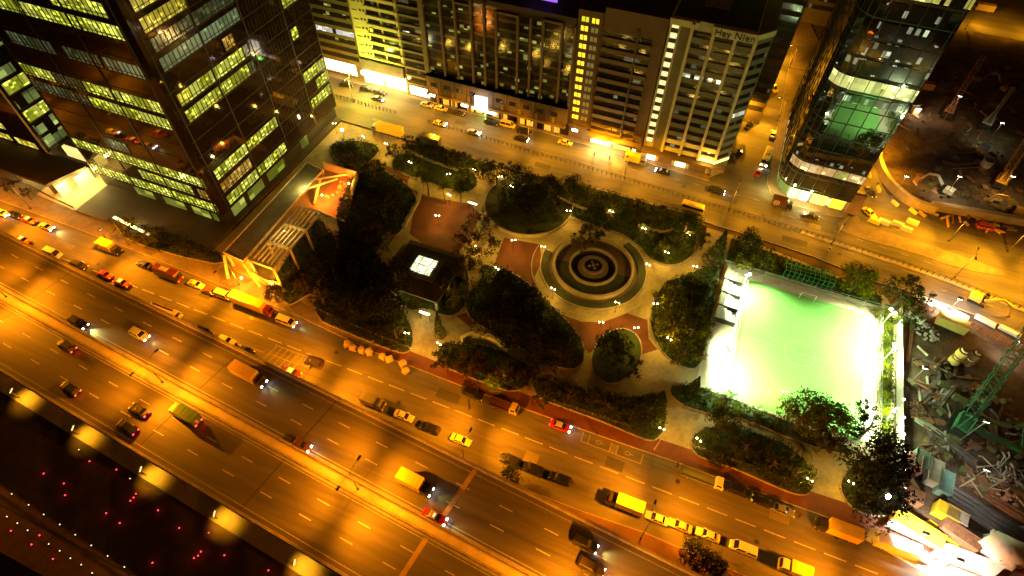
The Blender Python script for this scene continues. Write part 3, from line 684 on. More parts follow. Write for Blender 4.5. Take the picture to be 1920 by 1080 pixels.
W(MB().box(-.7,3.2,127.8,128.2,4.5,5.2), 'light_strip', emit('warm_strip',(1,.8,.25),1.8), hn); W(MB().strip([(3.2,127.6),(6.3,131.1)],.2,4.5,5.2), 'light_strip', emit('warm_strip',(1,.8,.25),1.8), hn)
point('facade_light', hn, (16.5,-2.2,5.6), 700, (1,.7,.12), .3); point('door_light', hn, (2.6,-2.2,2.2), 260, (1,.8,.35), .3); point('door_light', hn, (10.3,-2.2,2.2), 260, (1,.85,.3), .3)
# behind the row
b = block('building', 'dark building with a lit green top row behind the sign-topped building', -20, 12, 156, 24, 46, darkb)
for k in range(15): wf(b, -19, 11.5, 156, 4+k*2.8, 5.5+k*2.8, WD if k < 13 else LG)
b = block('building', 'dark building closing the far end of the side street', 3, 34, 222, 30, 40, darkb)
for k in range(12): wf(b, 4, 33, 222, 5+k*2.8, 6.5+k*2.8, WD)
wf(b, 19, 24, 221.9, 27.6, 29.2, LG)
b = block('building', 'dark unlit block behind the long finned building', -80, -22, 158, 26, 30, darkb)
for k in range(9): wf(b, -79, -23, 158, 4+k*2.8, 5.5+k*2.8, WD)

# ---- the glass tower on the right with its rounded corner
gt = empty('glass_tower', (21,127,0), 0, 'dark reflective glass tower with a rounded corner beside the excavation', 'tower')
foot = [(19.2,166),(18.9,133)]+[(18.9+4.6*(1-math.cos(a)), 133-5.6*math.sin(a)) for a in [i*math.pi/10 for i in range(1,6)]]+[(36.2,127.2),(37.2,166)]
W(MB().prism(foot, 3.6, 82, True), 'curtain_wall', glass_e, gt); W(MB().prism([(p_[0]*.97+.8,p_[1]*.97+4.2) for p_ in foot], 82, 83), 'roof', roof_m, gt)
W(MB().prism([(p_[0]*.94+1.7,p_[1]*.94+8.9) for p_ in foot], .1, 3.6), 'lobby', litwin('shop_row', (.5,.7,.1), (.95,.9,.4), .9, (2,2,3), frac=.9, hot=.85), gt)
def gpath(u0, u1, out, z0, z1):
    """a band following the front of the footprint between vertices u0 and u1"""
    mb = MB(); mb.strip([foot[i] for i in range(u0, u1+1)], out, z0, z1); return mb
g = MB()
for k in range(21):
    z = 4.4+3.77*k; g.strip(foot, .12, z-.12, z+.12)
for x in (24,26.9,29.8,32.7,35.6): g.box(x-.05,x+.05,127.05,127.3,3.6,82)
for i in range(2, 7): g.box(foot[i][0]-.05,foot[i][0]+.05,foot[i][1]-.05,foot[i][1]+.05,3.6,82)
for y in range(136,166,4): g.box(18.85,19.1,y-.05,y+.05,3.6,82)
W(g, 'mullion_grid', frame_m, gt)
GL1 = litwin('tower_rooms_cream', (.7,.74,.16), (.9,.9,.3), 1.1, (.8,.8,1.0), hot=.9); GL2 = litwin('tower_rooms_orange', (1,.5,.14), (1,.7,.3), 1.0, (.8,.8,.8), hot=.85)
GLd = litwin('tower_rooms_sparse', (.5,.6,.35), (.6,.6,.4), .8, (.7,.7,1.9), zc=1.3, frac=.1, hot=.8)
GLg = litwin('tower_rooms_gold', (.9,.7,.1), (.8,.8,.2), .8, (.8,.8,.8), frac=.7)
def tband(k, x0, x1, m, curve=False, z0=.3, z1=3.3):
    z = 4.4+3.77*k; mb = MB()
    if x1 > x0: mb.box(x0,x1,127.1,127.22,z+z0,z+z1)
    if curve: mb.strip([foot[i] for i in range(3,8)], .08, z+z0, z+z1)
    W(mb, 'lit_window_band', m, gt)
tband(1, 23.4, 27, GL2, True, 1.2, 3.3); tband(2, 24, 27.5, GLd, True, .2, 1.2); tband(1, 29.8, 32.6, GLg, False, 1.3, 3.2)
tband(7, 23.6, 26.8, GL1, True, .4, 3.0); tband(7, 27, 33.4, GL1, False, .4, 3.0); tband(6, 23.6, 33, GLd, True, 1.4, 3.2)
tband(8, 23.4, 33.4, GLd, True); tband(9, 23.4, 33.4, GLd, True); tband(10, 23.4, 33.4, GLd, False); tband(11, 24, 34, GLd, False)
tband(12, 23.6, 29, GLg, True, .5, 3.1); tband(13, 28, 35, GLg, False, .8, 3.2); tband(14, 24, 35.6, GLd, False)
for x0, x1, m_ in ((22.6,24.8,emit('shop_green',(.75,1,.3),1.6)),(25.2,27.2,emit('shop_white3',(1,1,.7),2.2)),(28,31.4,emit('shop_gold',(1,.75,.12),1.6)),(32.4,35.4,emit('shop_orange2',(1,.6,.04),1.1))):
    W(MB().box(x0,x1,127.9,128.3,.3,3.2), 'shop_front', m_, gt)
point('shop_light', gt, (1.5,-2.2,2.4), 1600, (.85,1,.3), .3); point('shop_light', gt, (6.5,-2,2.4), 1500, (1,.85,.3), .3); point('shop_light', gt, (-3.2,1.6,2.6), 1300, (1,.85,.2), .3)
W(MB().box(36.3,39.0,127.6,128.4,.1,6), 'side_wall', mat('orange_wall', (.3,.16,.06)), gt)
# ------------------------------------------------------------ the park
KZ = .13
park = [(-68,53.3),(-49,51.6),(-29,51.2),(-5.5,51.6),(14,52.4),(31,52.6),(44,53.2),(47.2,54),(48.2,98),(46,103.5),(30,106.5),(14,109.2),(-24,109.8),(-54,110.2),(-97,111.2),(-97,57),(-88,55)]
struct('park_paving', MB().prism(park, -.1, KZ), plaza_m)
def inp(pts, z=KZ): return GP(pts, z)
for i, pts in enumerate([[(768,352),(800,368),(880,382),(902,402),(885,440),(858,478),(800,462),(768,438),(775,400),(790,372)],
            [(945,446),(1012,458),(1016,490),(1002,520),(1012,550),(960,525),(925,500)],
            [(1048,588),(1090,603),(1130,604),(1176,587),(1214,600),(1216,635),(1233,655),(1200,666),(1150,640),(1104,662),(1085,640)],
            [(855,592),(888,582),(908,600),(880,612)],[(1490,835),(1560,850),(1600,880),(1560,930),(1530,900)][:0] or [(640,290),(700,300),(770,330),(760,350),(690,330)]]):
    sheet('red_paving', inp(pts), KZ+.004+.001*i, redpave_m)
BEDS = {}
def bed(key, pts, px=True, n=2, h=.18, m=None):
    w_ = inp(pts) if px else pts
    w_ = chaikin(w_, n) if n else w_
    struct('planting_bed', MB().prism(w_, KZ-.05, KZ+h), m or lawn_m)
    struct('bed_edging', MB().strip(w_+[w_[0]], .22, KZ-.05, KZ+h+.08), kerb_m)
    BEDS[key] = w_; return w_
def circ(cx, cy, rx, ry=None, n=40, rot=0):
    ry = ry or rx; c, s = math.cos(rot), math.sin(rot)
    return [(cx+rx*math.cos(a)*c-ry*math.sin(a)*s, cy+rx*math.cos(a)*s+ry*math.sin(a)*c) for a in [2*math.pi*i/n for i in range(n)]]
bed('A', [(572,590),(640,455),(628,400),(660,330),(690,300),(745,335),(770,352),(784,378),(772,402),(757,428),(742,445),(722,432),(705,470),(722,505),(735,560),(768,600),(778,640),(765,664),(740,660),(660,628)])
bed('P', [(722,505),(735,545),(765,585),(800,578),(838,597),(865,585),(880,562),(878,500),(850,480)])
bed('E', [(880,600),(868,560),(905,525),(900,498),(930,500),(975,518),(1010,550),(1050,588),(1088,630),(1098,665),(1088,692),(1050,692),(1005,675),(985,655),(950,640),(915,618)])
bed('F', [(818,662),(835,640),(865,648),(905,645),(945,660),(975,675),(1000,690),(995,722),(960,738),(900,715),(840,692),(820,677)])
bed('G', [(1000,705),(1060,718),(1120,737),(1190,747),(1230,735),(1248,765),(1249,795),(1240,817),(1222,830),(1190,817),(1120,787),(1060,766),(1000,742)])
bed('D', circ(-3.9,66.4,4.6,6.9,40,-.12), px=False, n=0, m=mat('mown_lawn', (.035,.055,.01), (.02,.032,.007), .8, .95, bump=.5, fine=12))
bed('B', [(1035,362),(1062,342),(1130,358),(1260,395),(1312,405),(1328,440),(1308,468),(1290,488),(1265,499),(1240,497),(1215,484),(1198,462),(1168,440),(1120,425),(1075,410),(1050,395)])
bed('C', [(1245,530),(1290,515),(1325,498),(1352,500),(1332,600),(1314,692),(1285,692),(1250,672),(1228,642),(1217,605),(1225,565)])
bed('I', [(1252,735),(1262,722),(1300,722),(1360,742),(1430,772),(1500,798),(1600,842),(1590,857),(1500,830),(1420,797),(1380,782),(1330,777),(1280,762)])
bed('J', [(1294,832),(1303,812),(1330,800),(1370,800),(1420,812),(1490,840),(1527,890),(1524,922),(1500,932),(1440,907),(1380,880),(1330,864),(1301,852)])
bed('K', [(1578,930),(1573,905),(1590,880),(1620,862),(1688,870),(1688,965),(1640,970),(1600,957)])
bed('L', [(733,302),(748,286),(840,302),(885,318),(898,345),(882,362),(850,359),(800,342),(740,322)])
bed('M', [(748,272),(820,272),(880,297),(935,312),(925,325),(890,315),(862,318),(760,288)])
bed('N', [(610,272),(660,262),(715,272),(703,300),(660,322),(640,312)])
bed('O', circ(-36,100.2,10.8,None,48), px=False, n=0, h=.5, m=mat('dark_planting_soil', (.02,.022,.009), (.012,.014,.006), 1, .95, bump=.5))
bed('R', [(44.6,61),(46.9,61),(47.6,98),(45,98)], px=False, n=0)
bed('S', [(12,100.5),(45,99.7),(45,103),(28,106),(12,108)], px=False, n=0)
bed('Q', [(500,545),(560,582),(640,470),(615,420),(590,410),(560,450)], n=1)
bed('T', [(190,440),(300,455),(420,505),(405,535),(300,480),(215,448)][:0] or [(205,420),(260,415),(410,470),(425,500),(330,480),(240,452)], n=1)

# fountain plaza
FC = (-15.2, 86.7)
ft = empty('fountain', (FC[0],FC[1],KZ), 0, 'round sunken fountain of concentric rings in the middle of the park', 'fountain')
z0 = 0
wet = glass('pool_water', (.02,.018,.012), .12, 0, .6, 1.4)
MB().cyl((0,0),5.1,0,.12,48).build('pool', wet, ft)
MB().ring((0,0),5.0,5.4,0,.9).build('pool_wall', mat('pale_fountain_stone',(.3,.24,.16),(.2,.16,.1),.7), ft)
MB().ring((0,0),8.55,9.1,0,1.2).build('ring_wall', mat('pale_fountain_stone',(.45,.38,.28)), ft)
MB().ring((0,0),2.0,2.45,0,1.1,40).build('basin_rim', mat('brown_stone',(.15,.1,.07),(.1,.07,.05)), ft)
MB().ring((0,0),2.45,3.4,0,.45,40).build('basin_step', mat('brown_stone',(.15,.1,.07),(.1,.07,.05)), ft)
MB().cyl((0,0),2.0,0,.8,32).build('basin', wet, ft)
for a in range(4):
    x, y = .95*math.cos(a*math.pi/2+.6), .95*math.sin(a*math.pi/2+.6); MB().cyl((x,y),.32,.8,1.2,12,.2).build('jet_bowl', mat('brown_stone',(.15,.1,.07),(.1,.07,.05)), ft)
MB().cyl((0,0),.4,.8,1.3,16,.3).build('jet_bowl', mat('brown_stone',(.15,.1,.07),(.1,.07,.05)), ft)
o = MB().ring(FC,5.4,8.6,KZ-.02,KZ+.1,64,math.pi*1.03,math.pi*1.92+.3); tag(o.build('ring_bed', mat('ring_planting', (.03,.034,.01), (.016,.018,.007), 1.2, .95, bump=.6)), kind='structure')
o = MB().ring(FC,5.4,8.6,KZ-.02,KZ+.012,64); tag(o.build('ring_paving', mat('brown_ring_paving',(.11,.07,.045),(.07,.045,.03),.8)), kind='structure')
o = MB().ring(FC,9.1,10.0,KZ-.02,KZ+.016,64); tag(o.build('ring_paving', mat('brown_ring_paving',(.17,.12,.08))), kind='structure')
o = MB().ring(FC,10.0,11.7,KZ-.02,KZ+.45,64,math.pi*.98,math.pi*2.35); tag(o.build('ring_bed', mat('ring_planting', (.03,.034,.01), (.016,.018,.007), 1.2, .95, bump=.6)), kind='structure')
o = MB().ring(FC,11.7,11.95,KZ-.02,KZ+.5,64,math.pi*.98,math.pi*2.35); tag(o.build('bed_edging', kerb_m), kind='structure')
o = MB().ring(FC,13.7,13.9,KZ-.02,KZ+.09,64); tag(o.build('bed_edging', kerb_m), kind='structure')
# the curved retaining wall round the mound
o = MB().ring((-36,100.2),10.9,11.3,KZ-.02,1.1,40,math.pi*1.12,math.pi*1.75); tag(o.build('mound_wall', mat('pale_fountain_stone',(.45,.38,.28))), 'curved pale retaining wall under the round dark mound', 'wall')
cw = MB().strip([(x,y) for x,y in chaikin(inp([(756,428),(768,405),(786,375),(790,350),(786,335)]),2,False)], .9, KZ, KZ+.5); tag(cw.build('curved_bench_wall', mat('pale_fountain_stone',(.45,.38,.28))), 'pale curving low wall beside the red paving', 'wall')
tag(MB().strip(chaikin(inp([(758,290),(765,282),(800,302),(858,322)]),1,False), .6, KZ, KZ+.7).build('garden_wall', concrete), 'long thin pale wall behind the upper lawn with two lamps', 'wall')
gw = MB().strip(chaikin(inp([(866,640),(880,631),(905,630),(930,640),(950,660)]),2,False), .7, KZ, KZ+1.3); tag(gw.build('amphitheatre_wall', mat('white_curved_wall',(.6,.6,.48))), 'white arc-shaped wall round the small green lawn', 'wall')
sheet('arc_lawn', inp([(866,645),(885,636),(910,638),(932,650),(945,668),(900,662),(870,655)]), KZ+.2, mat('mown_lawn', (.065,.1,.02)))
tag(MB().strip(chaikin(inp([(1045,372),(1070,385),(1100,395)]),1,False), .5, KZ, KZ+.8).build('garden_wall', concrete), 'short pale wall among the shrubs above the fountain', 'wall')
tag(MB().strip(chaikin(inp([(1195,425),(1235,438),(1250,437),(1262,432)]),1,False), .5, KZ, KZ+.8).build('garden_wall', concrete), 'crooked pale wall behind the round lawn right of the fountain', 'wall')
# perimeter wall to the lower street
rail('park_railing', [(-67,52.9),(-58,52.3),(-49,51.9),(-42,51.7)], 1.2, 'low pale railing between the dark trees and the lower street', 'railing', 1.5, grey_metal)
rail('park_railing', [(-30,51.7),(-18,51.6),(-6,51.9),(3,52.2)], 1.2, 'pale railing along the hedge beside the marked parking bays', 'railing', 1.5, grey_metal)
rail('park_railing', [(13,52.8),(24,53),(33,53.1)], 1.2, 'pale railing along the long hedge below the pitch', 'railing', 1.5, grey_metal)

# pavilion
pv = empty('pavilion', (-48,68.2,KZ), 0, 'dark flat-roofed pavilion with a glowing square skylight', 'pavilion')
rf = mat('pavilion_roof', (.085,.085,.06), (.05,.05,.036), .6, .9)
MB().box(-6.6,6.6,-6.2,6.4,3.3,3.8).build('roof', rf, pv)
MB().box(-7.2,6.9,6.4,7.8,2.9,3.4).build('gutter_beam', plaza_m, pv)
MB().box(-8.2,-6.6,-6.2,6.4,2.6,3.1).build('side_eave', plaza_m, pv)
MB().box(-4.2,3.2,-1.8,5.0,3.8,3.92).build('skylight_kerb', mat('pavilion_kerb', (.14,.14,.1), (.09,.09,.065), .8), pv)
for x in (-6,6):
    for y in (-5.6,0,5.8): MB().box(x-.25,x+.25,y-.25,y+.25,0,3.3).build('column', concrete, pv)
sk = MB().box(-2.9,1.9,-.6,3.8,3.92,4.05).build('skylight', litwin('skylight_glow', (1,.95,.5), (.9,1,.6), 2.2, (.6,.6,9), hot=.8), pv)
g = MB()
for i in range(5): g.box(-2.95+i*1.2,-2.85+i*1.2,-.65,3.85,4.04,4.12)
g.box(-2.95,1.95,1.55,1.65,4.04,4.12); setparent(g.build('skylight_frame', frame_m), sk)
point('pavilion_light', pv, (-3,-6.6,2.4), 260, (1,.9,.2), .2); point('pavilion_light', pv, (4.5,-6.0,2.4), 220, (1,.9,.2), .2)

# open-frame structure left of the park
pg = empty('pergola_hall', (-86,57,KZ), 0, 'long grey roof with an open concrete grid frame, lit orange at both ends', 'pergola')
bm_ = mat('painted_concrete_beam', (.66,.54,.32), (.5,.4,.24), .6, .8)
W(MB().prism([(-89.9,55.6),(-84.1,55.1),(-85.3,87.3),(-90.8,88)], 4.6, 5.1, True), 'roof', mat('grey_roof_screed', (.32,.26,.18), (.2,.16,.11), .4, .9), pg)
W(MB().strip([(-89.8,55.7),(-90.7,87.9),(-85.4,87.2),(-84.2,55.2),(-89.8,55.7)], .3, 5.1, 5.35), 'roof_parapet', bm_, pg)
gf = MB()
FX0, FX1 = -83.2, -77.4
for y in (56.2,62.2,68.2,74.4): gf.box(FX0,FX1,y-.22,y+.22,4.45,5.15)
W(gf, 'cross_beam', bm_, pg)
for i in range(6): W(MB().box(FX0+i*1.12,FX0+.3+i*1.12,56,74.6,4.65,5.05), 'long_beam', bm_, pg)
for y in (56.2,62.2,68.2,74.4):
    q = MB(); q.bar((FX1,y,4.9),(FX1+1.6,y-1.2,KZ),.5,.6); W(q, 'raking_leg', bm_, pg)
    W(MB().box(FX0-.3,FX0,y-.2,y+.2,KZ,4.45), 'column', bm_, pg); W(MB().box(-90,-89.5,y-.2,y+.2,KZ,4.6), 'column', bm_, pg)
W(MB().strip([(-89.6,92.2),(-79.6,92.2),(-77.4,86)], .3, KZ, 2.6), 'end_wall', bm_, pg); W(MB().strip([(-82.2,78),(-74.2,77.4)], .3, KZ, .9), 'low_wall', bm_, pg)
for (a, b_) in (((-85.4,87,5),(-84.6,80,.3)),((-85.2,80,5),(-82.6,88,2.6)),((-85.3,84,4.8),(-81.4,90.5,2.5))): W(MB().bar(a,b_,.4,.45), 'brace', bm_, pg)
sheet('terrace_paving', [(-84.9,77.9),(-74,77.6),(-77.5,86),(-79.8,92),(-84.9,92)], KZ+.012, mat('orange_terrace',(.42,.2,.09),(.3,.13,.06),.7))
OR = (1,.25,.018)
W(MB().blob((-85.2,79.5,6.0),.14,8), 'roof_lamp', emit('roof_lamp_glass',(1,1,.5),5), pg, True); W(MB().tube((-85.2,79.5,5.1),(-85.2,79.5,6),.04,5), 'roof_lamp_post', dark_metal, pg); point('roof_lamp_light', pg, (.8,22.5,6.6), 1100, (.95,.85,.22), .25); point('beam_fill_light', pg, (5.8,8,7.2), 700, (1,.75,.2), .3)  # the second point light is an added fill for the dark middle beams
W(MB().tube((-80.2,65,5),(-80.2,65,6.6),.04,5), 'roof_lamp_post', dark_metal, pg); W(MB().blob((-80.2,65,6.7),.12,8), 'roof_lamp', emit('roof_lamp_glass',(1,1,.5),5), pg, True)  # made-up second lamp and post, added as source for the beam fill
for i, p_ in enumerate([(-79.3,88.0,2.2),(-83,81.8,2.2)]):
    W(MB().blob(p_,.24,8), 'lantern', emit('orange_lantern',(1,.6,.2),22), pg, True); point('lantern_light', pg, (p_[0]+86,p_[1]-57,p_[2]-KZ+.8), 3600, OR, .25)
for i, p_ in enumerate([(-84.3,53.0,2.0),(-77.2,54.2,2.0)]):
    W(MB().blob(p_,.24,8), 'lantern', emit('orange_lantern',(1,.6,.2),22), pg, True); point('lantern_light', pg, (p_[0]+86,p_[1]-57-.3,p_[2]-KZ+.8), 3600, (1,.4,.015), .25)
W(MB().bar((-90,55.6,4.2),(-88.2,52.6,.3),.5,.5), 'raking_leg', bm_, pg); W(MB().bar((-84,55,4.6),(-80.4,53.4,.3),.5,.5), 'raking_leg', bm_, pg)
W(MB().strip([(-84.2,55.4),(-79,54.7),(-76,55.2)], .4, KZ, 1.6), 'front_wall', bm_, pg)
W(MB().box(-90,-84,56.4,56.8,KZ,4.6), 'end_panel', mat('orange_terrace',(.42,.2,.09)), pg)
for i in range(9):
    x, y = -83.5+random.uniform(0,5.5), 79.8+random.uniform(0,10); q = MB(); q.fbox(-.4,.4,-.3,.3,0,.45,-.3,.3,-.2,.2); o = q.build('terrace_seat', bm_); o.location = (x,y,KZ+.012); o.rotation_euler = (0,0,random.uniform(0,3)); tag(o, 'small pale block seat on the orange-lit terrace beside the open frame', 'seat', 'block seats on the orange-lit terrace')

# ------------------------------------------------------------ football pitch
turf_m = mat('artificial_turf', (.14,.36,.09), (.12,.31,.08), .3, .9, fine=20)
pitch = empty('football_pitch', (30,81,KZ), 0, 'floodlit bright green football pitch with white lines', 'pitch')
pale = mat('pale_apron_paving', (.5,.42,.36), (.4,.33,.28), .5, .85)
struct('pitch_apron', MB().prism([(12,64),(44.4,64),(44.4,99.6),(12,99.6)], -.05, KZ+.03), pale)
W(MB().prism([(17.9,65.4),(42.1,65.4),(42.1,96.6),(17.9,96.6)], KZ-.02, KZ+.05), 'turf', turf_m, pitch)
ln = MB(); zz = KZ+.054
def seg(a, b, w_=.12): 
    d = (Vector(b)-Vector(a)).normalized(); n_ = Vector((-d.y,d.x))*w_/2; ln.poly([(a[0]-n_.x,a[1]-n_.y,zz),(b[0]-n_.x,b[1]-n_.y,zz),(b[0]+n_.x,b[1]+n_.y,zz),(a[0]+n_.x,a[1]+n_.y,zz)])
for a, b in (((18.8,66.4),(41.2,66.4)),((41.2,66.4),(41.2,95.6)),((41.2,95.6),(18.8,95.6)),((18.8,95.6),(18.8,66.4)),((18.8,81),(41.2,81))): seg(a, b)
for (cx, cy, r, a0, a1) in ((30,81,3,0,2*math.pi),(30,95.6,5.5,math.pi,2*math.pi),(30,66.4,5.5,0,math.pi)):
    for i in range(28):
        p0 = a0+(a1-a0)*i/28; p1 = a0+(a1-a0)*(i+1)/28; seg((cx+r*math.cos(p0),cy+r*math.sin(p0)),(cx+r*math.cos(p1),cy+r*math.sin(p1)))
W(ln, 'pitch_lines', mat('pitch_line', (.2,.42,.14), (.17,.38,.12)), pitch)
for y, s in ((95.7,1),(66.3,-1)):
    g = MB()
    for x in (28.5,31.5): g.tube((x,y,KZ),(x,y,2.1),.06); g.tube((x,y,2.1),(x,y+s*.9,KZ),.04)
    g.tube((28.5,y,2.1),(31.5,y,2.1),.06); o = g.build('goal_frame', mat('white_line', (.8,.8,.78))); tag(o, 'small white goal at the %s end of the pitch' % ('far' if s > 0 else 'near'), 'goal')
for (pts, lab) in (([(17.2,64.6),(43.2,64.6)],'mesh fence on the near side of the floodlit pitch'),([(17.2,97.8),(44.2,97.8)],'mesh fence on the far side of the floodlit pitch'),([(44.2,64.6),(44.2,97.8)],'mesh fence on the right side of the floodlit pitch'),([(17.2,64.6),(17.2,97.8)],'mesh fence between the seats and the floodlit pitch')):
    rail('mesh_fence', [(x,y) for x,y in pts], 3.0, lab, 'fence', 3.2, grey_metal, 4, .035)
for i, y in enumerate((84.2,88,91.8,95.6)):
    s = empty('seating_block', (14.6,y,KZ+.03), 0, '%s block of white stepped benches from the near end beside the pitch' % ORD[i], 'bench', 'white bench blocks beside the pitch')
    for k in range(4): MB().box(-2.1+k*1.0,-1.2+k*1.0,-1.6,1.6,0,1.5-.38*k).build('bench_step', mat('white_bench',(.6,.56,.5),(.45,.42,.38),1), s)
    MB().box(-2.2,2.1,-1.75,-1.62,0,1.3).build('divider', dark_metal, s)
    g = MB()
    for k in range(5): g.tube((-2+k*.9,-1.6,1.9-.38*k),(-2+k*.9,1.6,1.9-.38*k),.04,4)
    g.build('handrail', grey_metal, s)
gc = empty('green_cage', (24.4,100.2,KZ), 0, 'green steel cage frame behind the far side of the pitch', 'cage'); gm = mat('green_steel', (.03,.3,.1), (.02,.2,.07), 1, .5)
for k in range(11): 
    g = MB(); g.tube((k*1.02,0,0),(k*1.02,0,2.6),.06); g.tube((k*1.02,0,2.6),(k*1.02,3.4,2.6),.06); g.tube((k*1.02,3.4,2.6),(k*1.02,3.4,0),.06); g.build('frame_hoop', gm, gc)
g = MB()
for (y, z) in ((0,2.6),(1.1,2.6),(2.3,2.6),(3.4,2.6),(0,1.3),(3.4,1.3)): g.tube((0,y,z),(10.2,y,z),.05)
g.build('long_rail', gm, gc)
def flood(loc, label, P, h=6.0, aim=(30,81,0), heads=1):
    t = empty('floodlight_mast', (loc[0],loc[1],KZ), 0, label, 'floodlight', 'floodlight masts round the pitch')
    MB().tube((0,0,0),(0,0,h),.11,8,.08).build('pole', grey_metal, t, True)
    MB().box(-.7,.7,-.08,.08,h,h+.12).build('cross_arm', grey_metal, t)
    for x in (-.5,.5): 
        hd = MB().box(x-.32,x+.32,-.2,.25,h+.05,h+.5).build('lamp_housing', grey_metal, t); MB().box(x-.27,x+.27,-.26,-.2,h+.1,h+.45).build('lamp_glass', emit('floodlight_glass',(.95,1,.85),40), hd)
        MB().box(x-.27,x+.27,-.15,.2,h+.5,h+.53).build('lamp_glass', emit('floodlight_glass2',(.95,1,.85),3), hd)
    d = Vector((aim[0]-loc[0],aim[1]-loc[1])); t.rotation_euler = (0,0,math.atan2(d.y,d.x)+math.pi/2)
    spot('flood_beam', t, (0,-.35,h-.05), P, FLOODC, 108, .35, .3, aim=(0,-3.8,0))
    return t
m1 = G(1384,551); m2 = G(1624,624)
flood(m1, 'floodlight mast at the far left corner of the pitch', 33000); flood((44.5,93.5), 'floodlight mast at the far right corner of the pitch with a slanting pole', 33000)
flood((15.6,72), 'floodlight mast at the near left side of the pitch', 33000); flood((44.9,84.5), 'floodlight mast halfway along the right side of the pitch', 30000); flood((44.9,70), 'floodlight mast at the near right corner of the pitch', 33000)
flood((17.4,66), 'floodlight mast at the near left corner of the pitch', 30000, 6, (30,80,0))
for nm, P_ in (('floodlight_mast',3500),('floodlight_mast.001',6000),('floodlight_mast.003',7000),('floodlight_mast.004',6000),('floodlight_mast.005',2500)): point('shrub_fill_light', bpy.data.objects[nm], (0,1.6,3.8), P_, FLOODC, .25)  # added point lights behind the masts brighten the shrubs and trees there

# ------------------------------------------------------------ park lamps
pl = empty('park_lamp'); hgl = emit('park_lamp_glass', (1,.9,.55), 26)
MB().tube((0,0,0),(0,0,3.2),.05,6,.04).build('pole', dark_metal, pl); MB().cyl((0,0),.14,0,.2,8).build('base', dark_metal, pl)
for s in (-1,1):
    hd = MB().tube((0,0,3.1),(s*.38,0,3.2),.03,4).build('arm', dark_metal, pl); MB().blob((s*.4,0,3.3),.14,8,.8).build('globe', hgl, hd, True)
point('lamp_light', pl, (0,0,3.75), 1450, (1,.55,.045), .2)
where = {0:'on the red paving',3:'at the left of the upper lawn'}
PL = [((820,405),'standing in the red paving below the palms'),((842,366),'at the edge of the upper lawn under the palms'),((769,305),'on the left of the upper lawn'),((841,327),'on the right of the upper lawn'),((889,318),'at the right tip of the upper lawn'),((938,332),'among the trees at the upper street side'),((1066,396),'above the fountain at the left among shrubs'),((1146,397),'above the fountain at the right among shrubs'),((1207,429),'at the crooked wall above the round lawn'),((1250,474),'on the round lawn right of the fountain'),((1215,497),'on the path at the rim of the round lawn'),((1303,500),'on the path near the conifers'),((1018,463),'between the mound and the fountain rings'),((963,451),'at the curved wall below the mound'),((932,504),'at the left edge of the orange-red paving'),((1037,542),'on the left of the outer fountain ring'),((1157,568),'on the near right of the outer fountain ring'),((1127,605),'on the red paving just below the fountain'),((1193,615),'on the red paving above the oval lawn'),((1229,570),'at the left rim of the large bed by the pitch'),((1255,636),'inside the large bed by the pitch'),((763,625),'on the small round lawn by the street entrance'),((823,645),'under the tall cypress at the entrance path'),((1241,804),'at the near right tip of the long hedge'),((1310,825),'on the rounded lawn by the lower street'),((681,257),'near the trailer at the upper left park corner'),((724,270),'behind the trailer on the upper street'),((627,232),'topmost at the corner of the glass tower'),((960,350),'inside the trees beside the mound'),((893,464),'among the reddish trees left of the paving'),((1472,735),'behind the trees in front of the pitch'),((1595,905),'on the small lawn beside the big dark tree'),((1290,440),'behind the dark round trees near the upper street'),((1518,900),'at the tip of the long dark hedge')]
for i, (p_, l) in enumerate(PL):
    x, y = G(p_[0], p_[1], 3.3); place(pl, i, (x,y,KZ), random.uniform(-.5,.5), 'twin-globe park lamp '+l, 'twin-globe park lamps', 'park lamp')
def panel(px, py, L, rz, lab):
    x, y = G(px, py, 2.6); t = empty('panel_lamp', (x,y,KZ), rz, lab, 'lamp')
    MB().box(-L/2,L/2,-.2,.2,2.4,2.6).build('housing', dark_metal, t)
    for s in (-1,1): MB().box(s*L/2*.9-.06,s*L/2*.9+.06,-.06,.06,0,2.4).build('post', dark_metal, t)
    MB().box(-L/2+.05,L/2-.05,-.22,.22,2.6,2.68).build('lamp_glass', emit('panel_glass',(1,.97,.8),5), t); point('panel_glow', t, (0,-.4,3.0), 380, (1,.8,.3), .3)
panel(886,382,2.4,-.05,'long glowing panel light beside the round mound'); panel(796,588,2.4,0,'long glowing panel light below the pavilion')
wl = empty('wall_lamp', (*G(646,262),KZ), 0, 'single very bright white lamp beside the corner of the tall glass tower', 'lamp')
MB().tube((0,0,0),(0,0,3),.07).build('pole', dark_metal, wl); MB().blob((0,0,3.1),.4,10).build('globe', emit('white_globe',(1,.95,.8),30), wl, True); point('lamp_light', wl, (0,0,3.7), 700, (1,.85,.4), .3)
lk = empty('wall_lamp', (*G(1665,932,3),KZ), 0, 'bright white lamp shining out of the big dark tree by the hoarding', 'lamp')
MB().tube((0,0,0),(0,0,8.5),.07).build('pole', dark_metal, lk); MB().blob((0,0,8.7),.42,10).build('globe', emit('white_globe',(1,.95,.8),30), lk, True)
lk.location = (*G(1665,932,8.7),KZ)
fl = empty('ground_spotlight', (*G(925,728),KZ), 0, 'uplight making the shrub by the lower street glow yellow', 'lamp'); MB().cyl((0,0),.2,0,.3,8).build('housing', dark_metal, fl); spot('uplight', fl, (0,-.6,3.2), 1200, (1,.75,.02), 120, .6, .1, aim=(0,1.2,1.5))
MB().tube((0,-.3,0),(0,-.3,3),.04).build('post', dark_metal, fl)
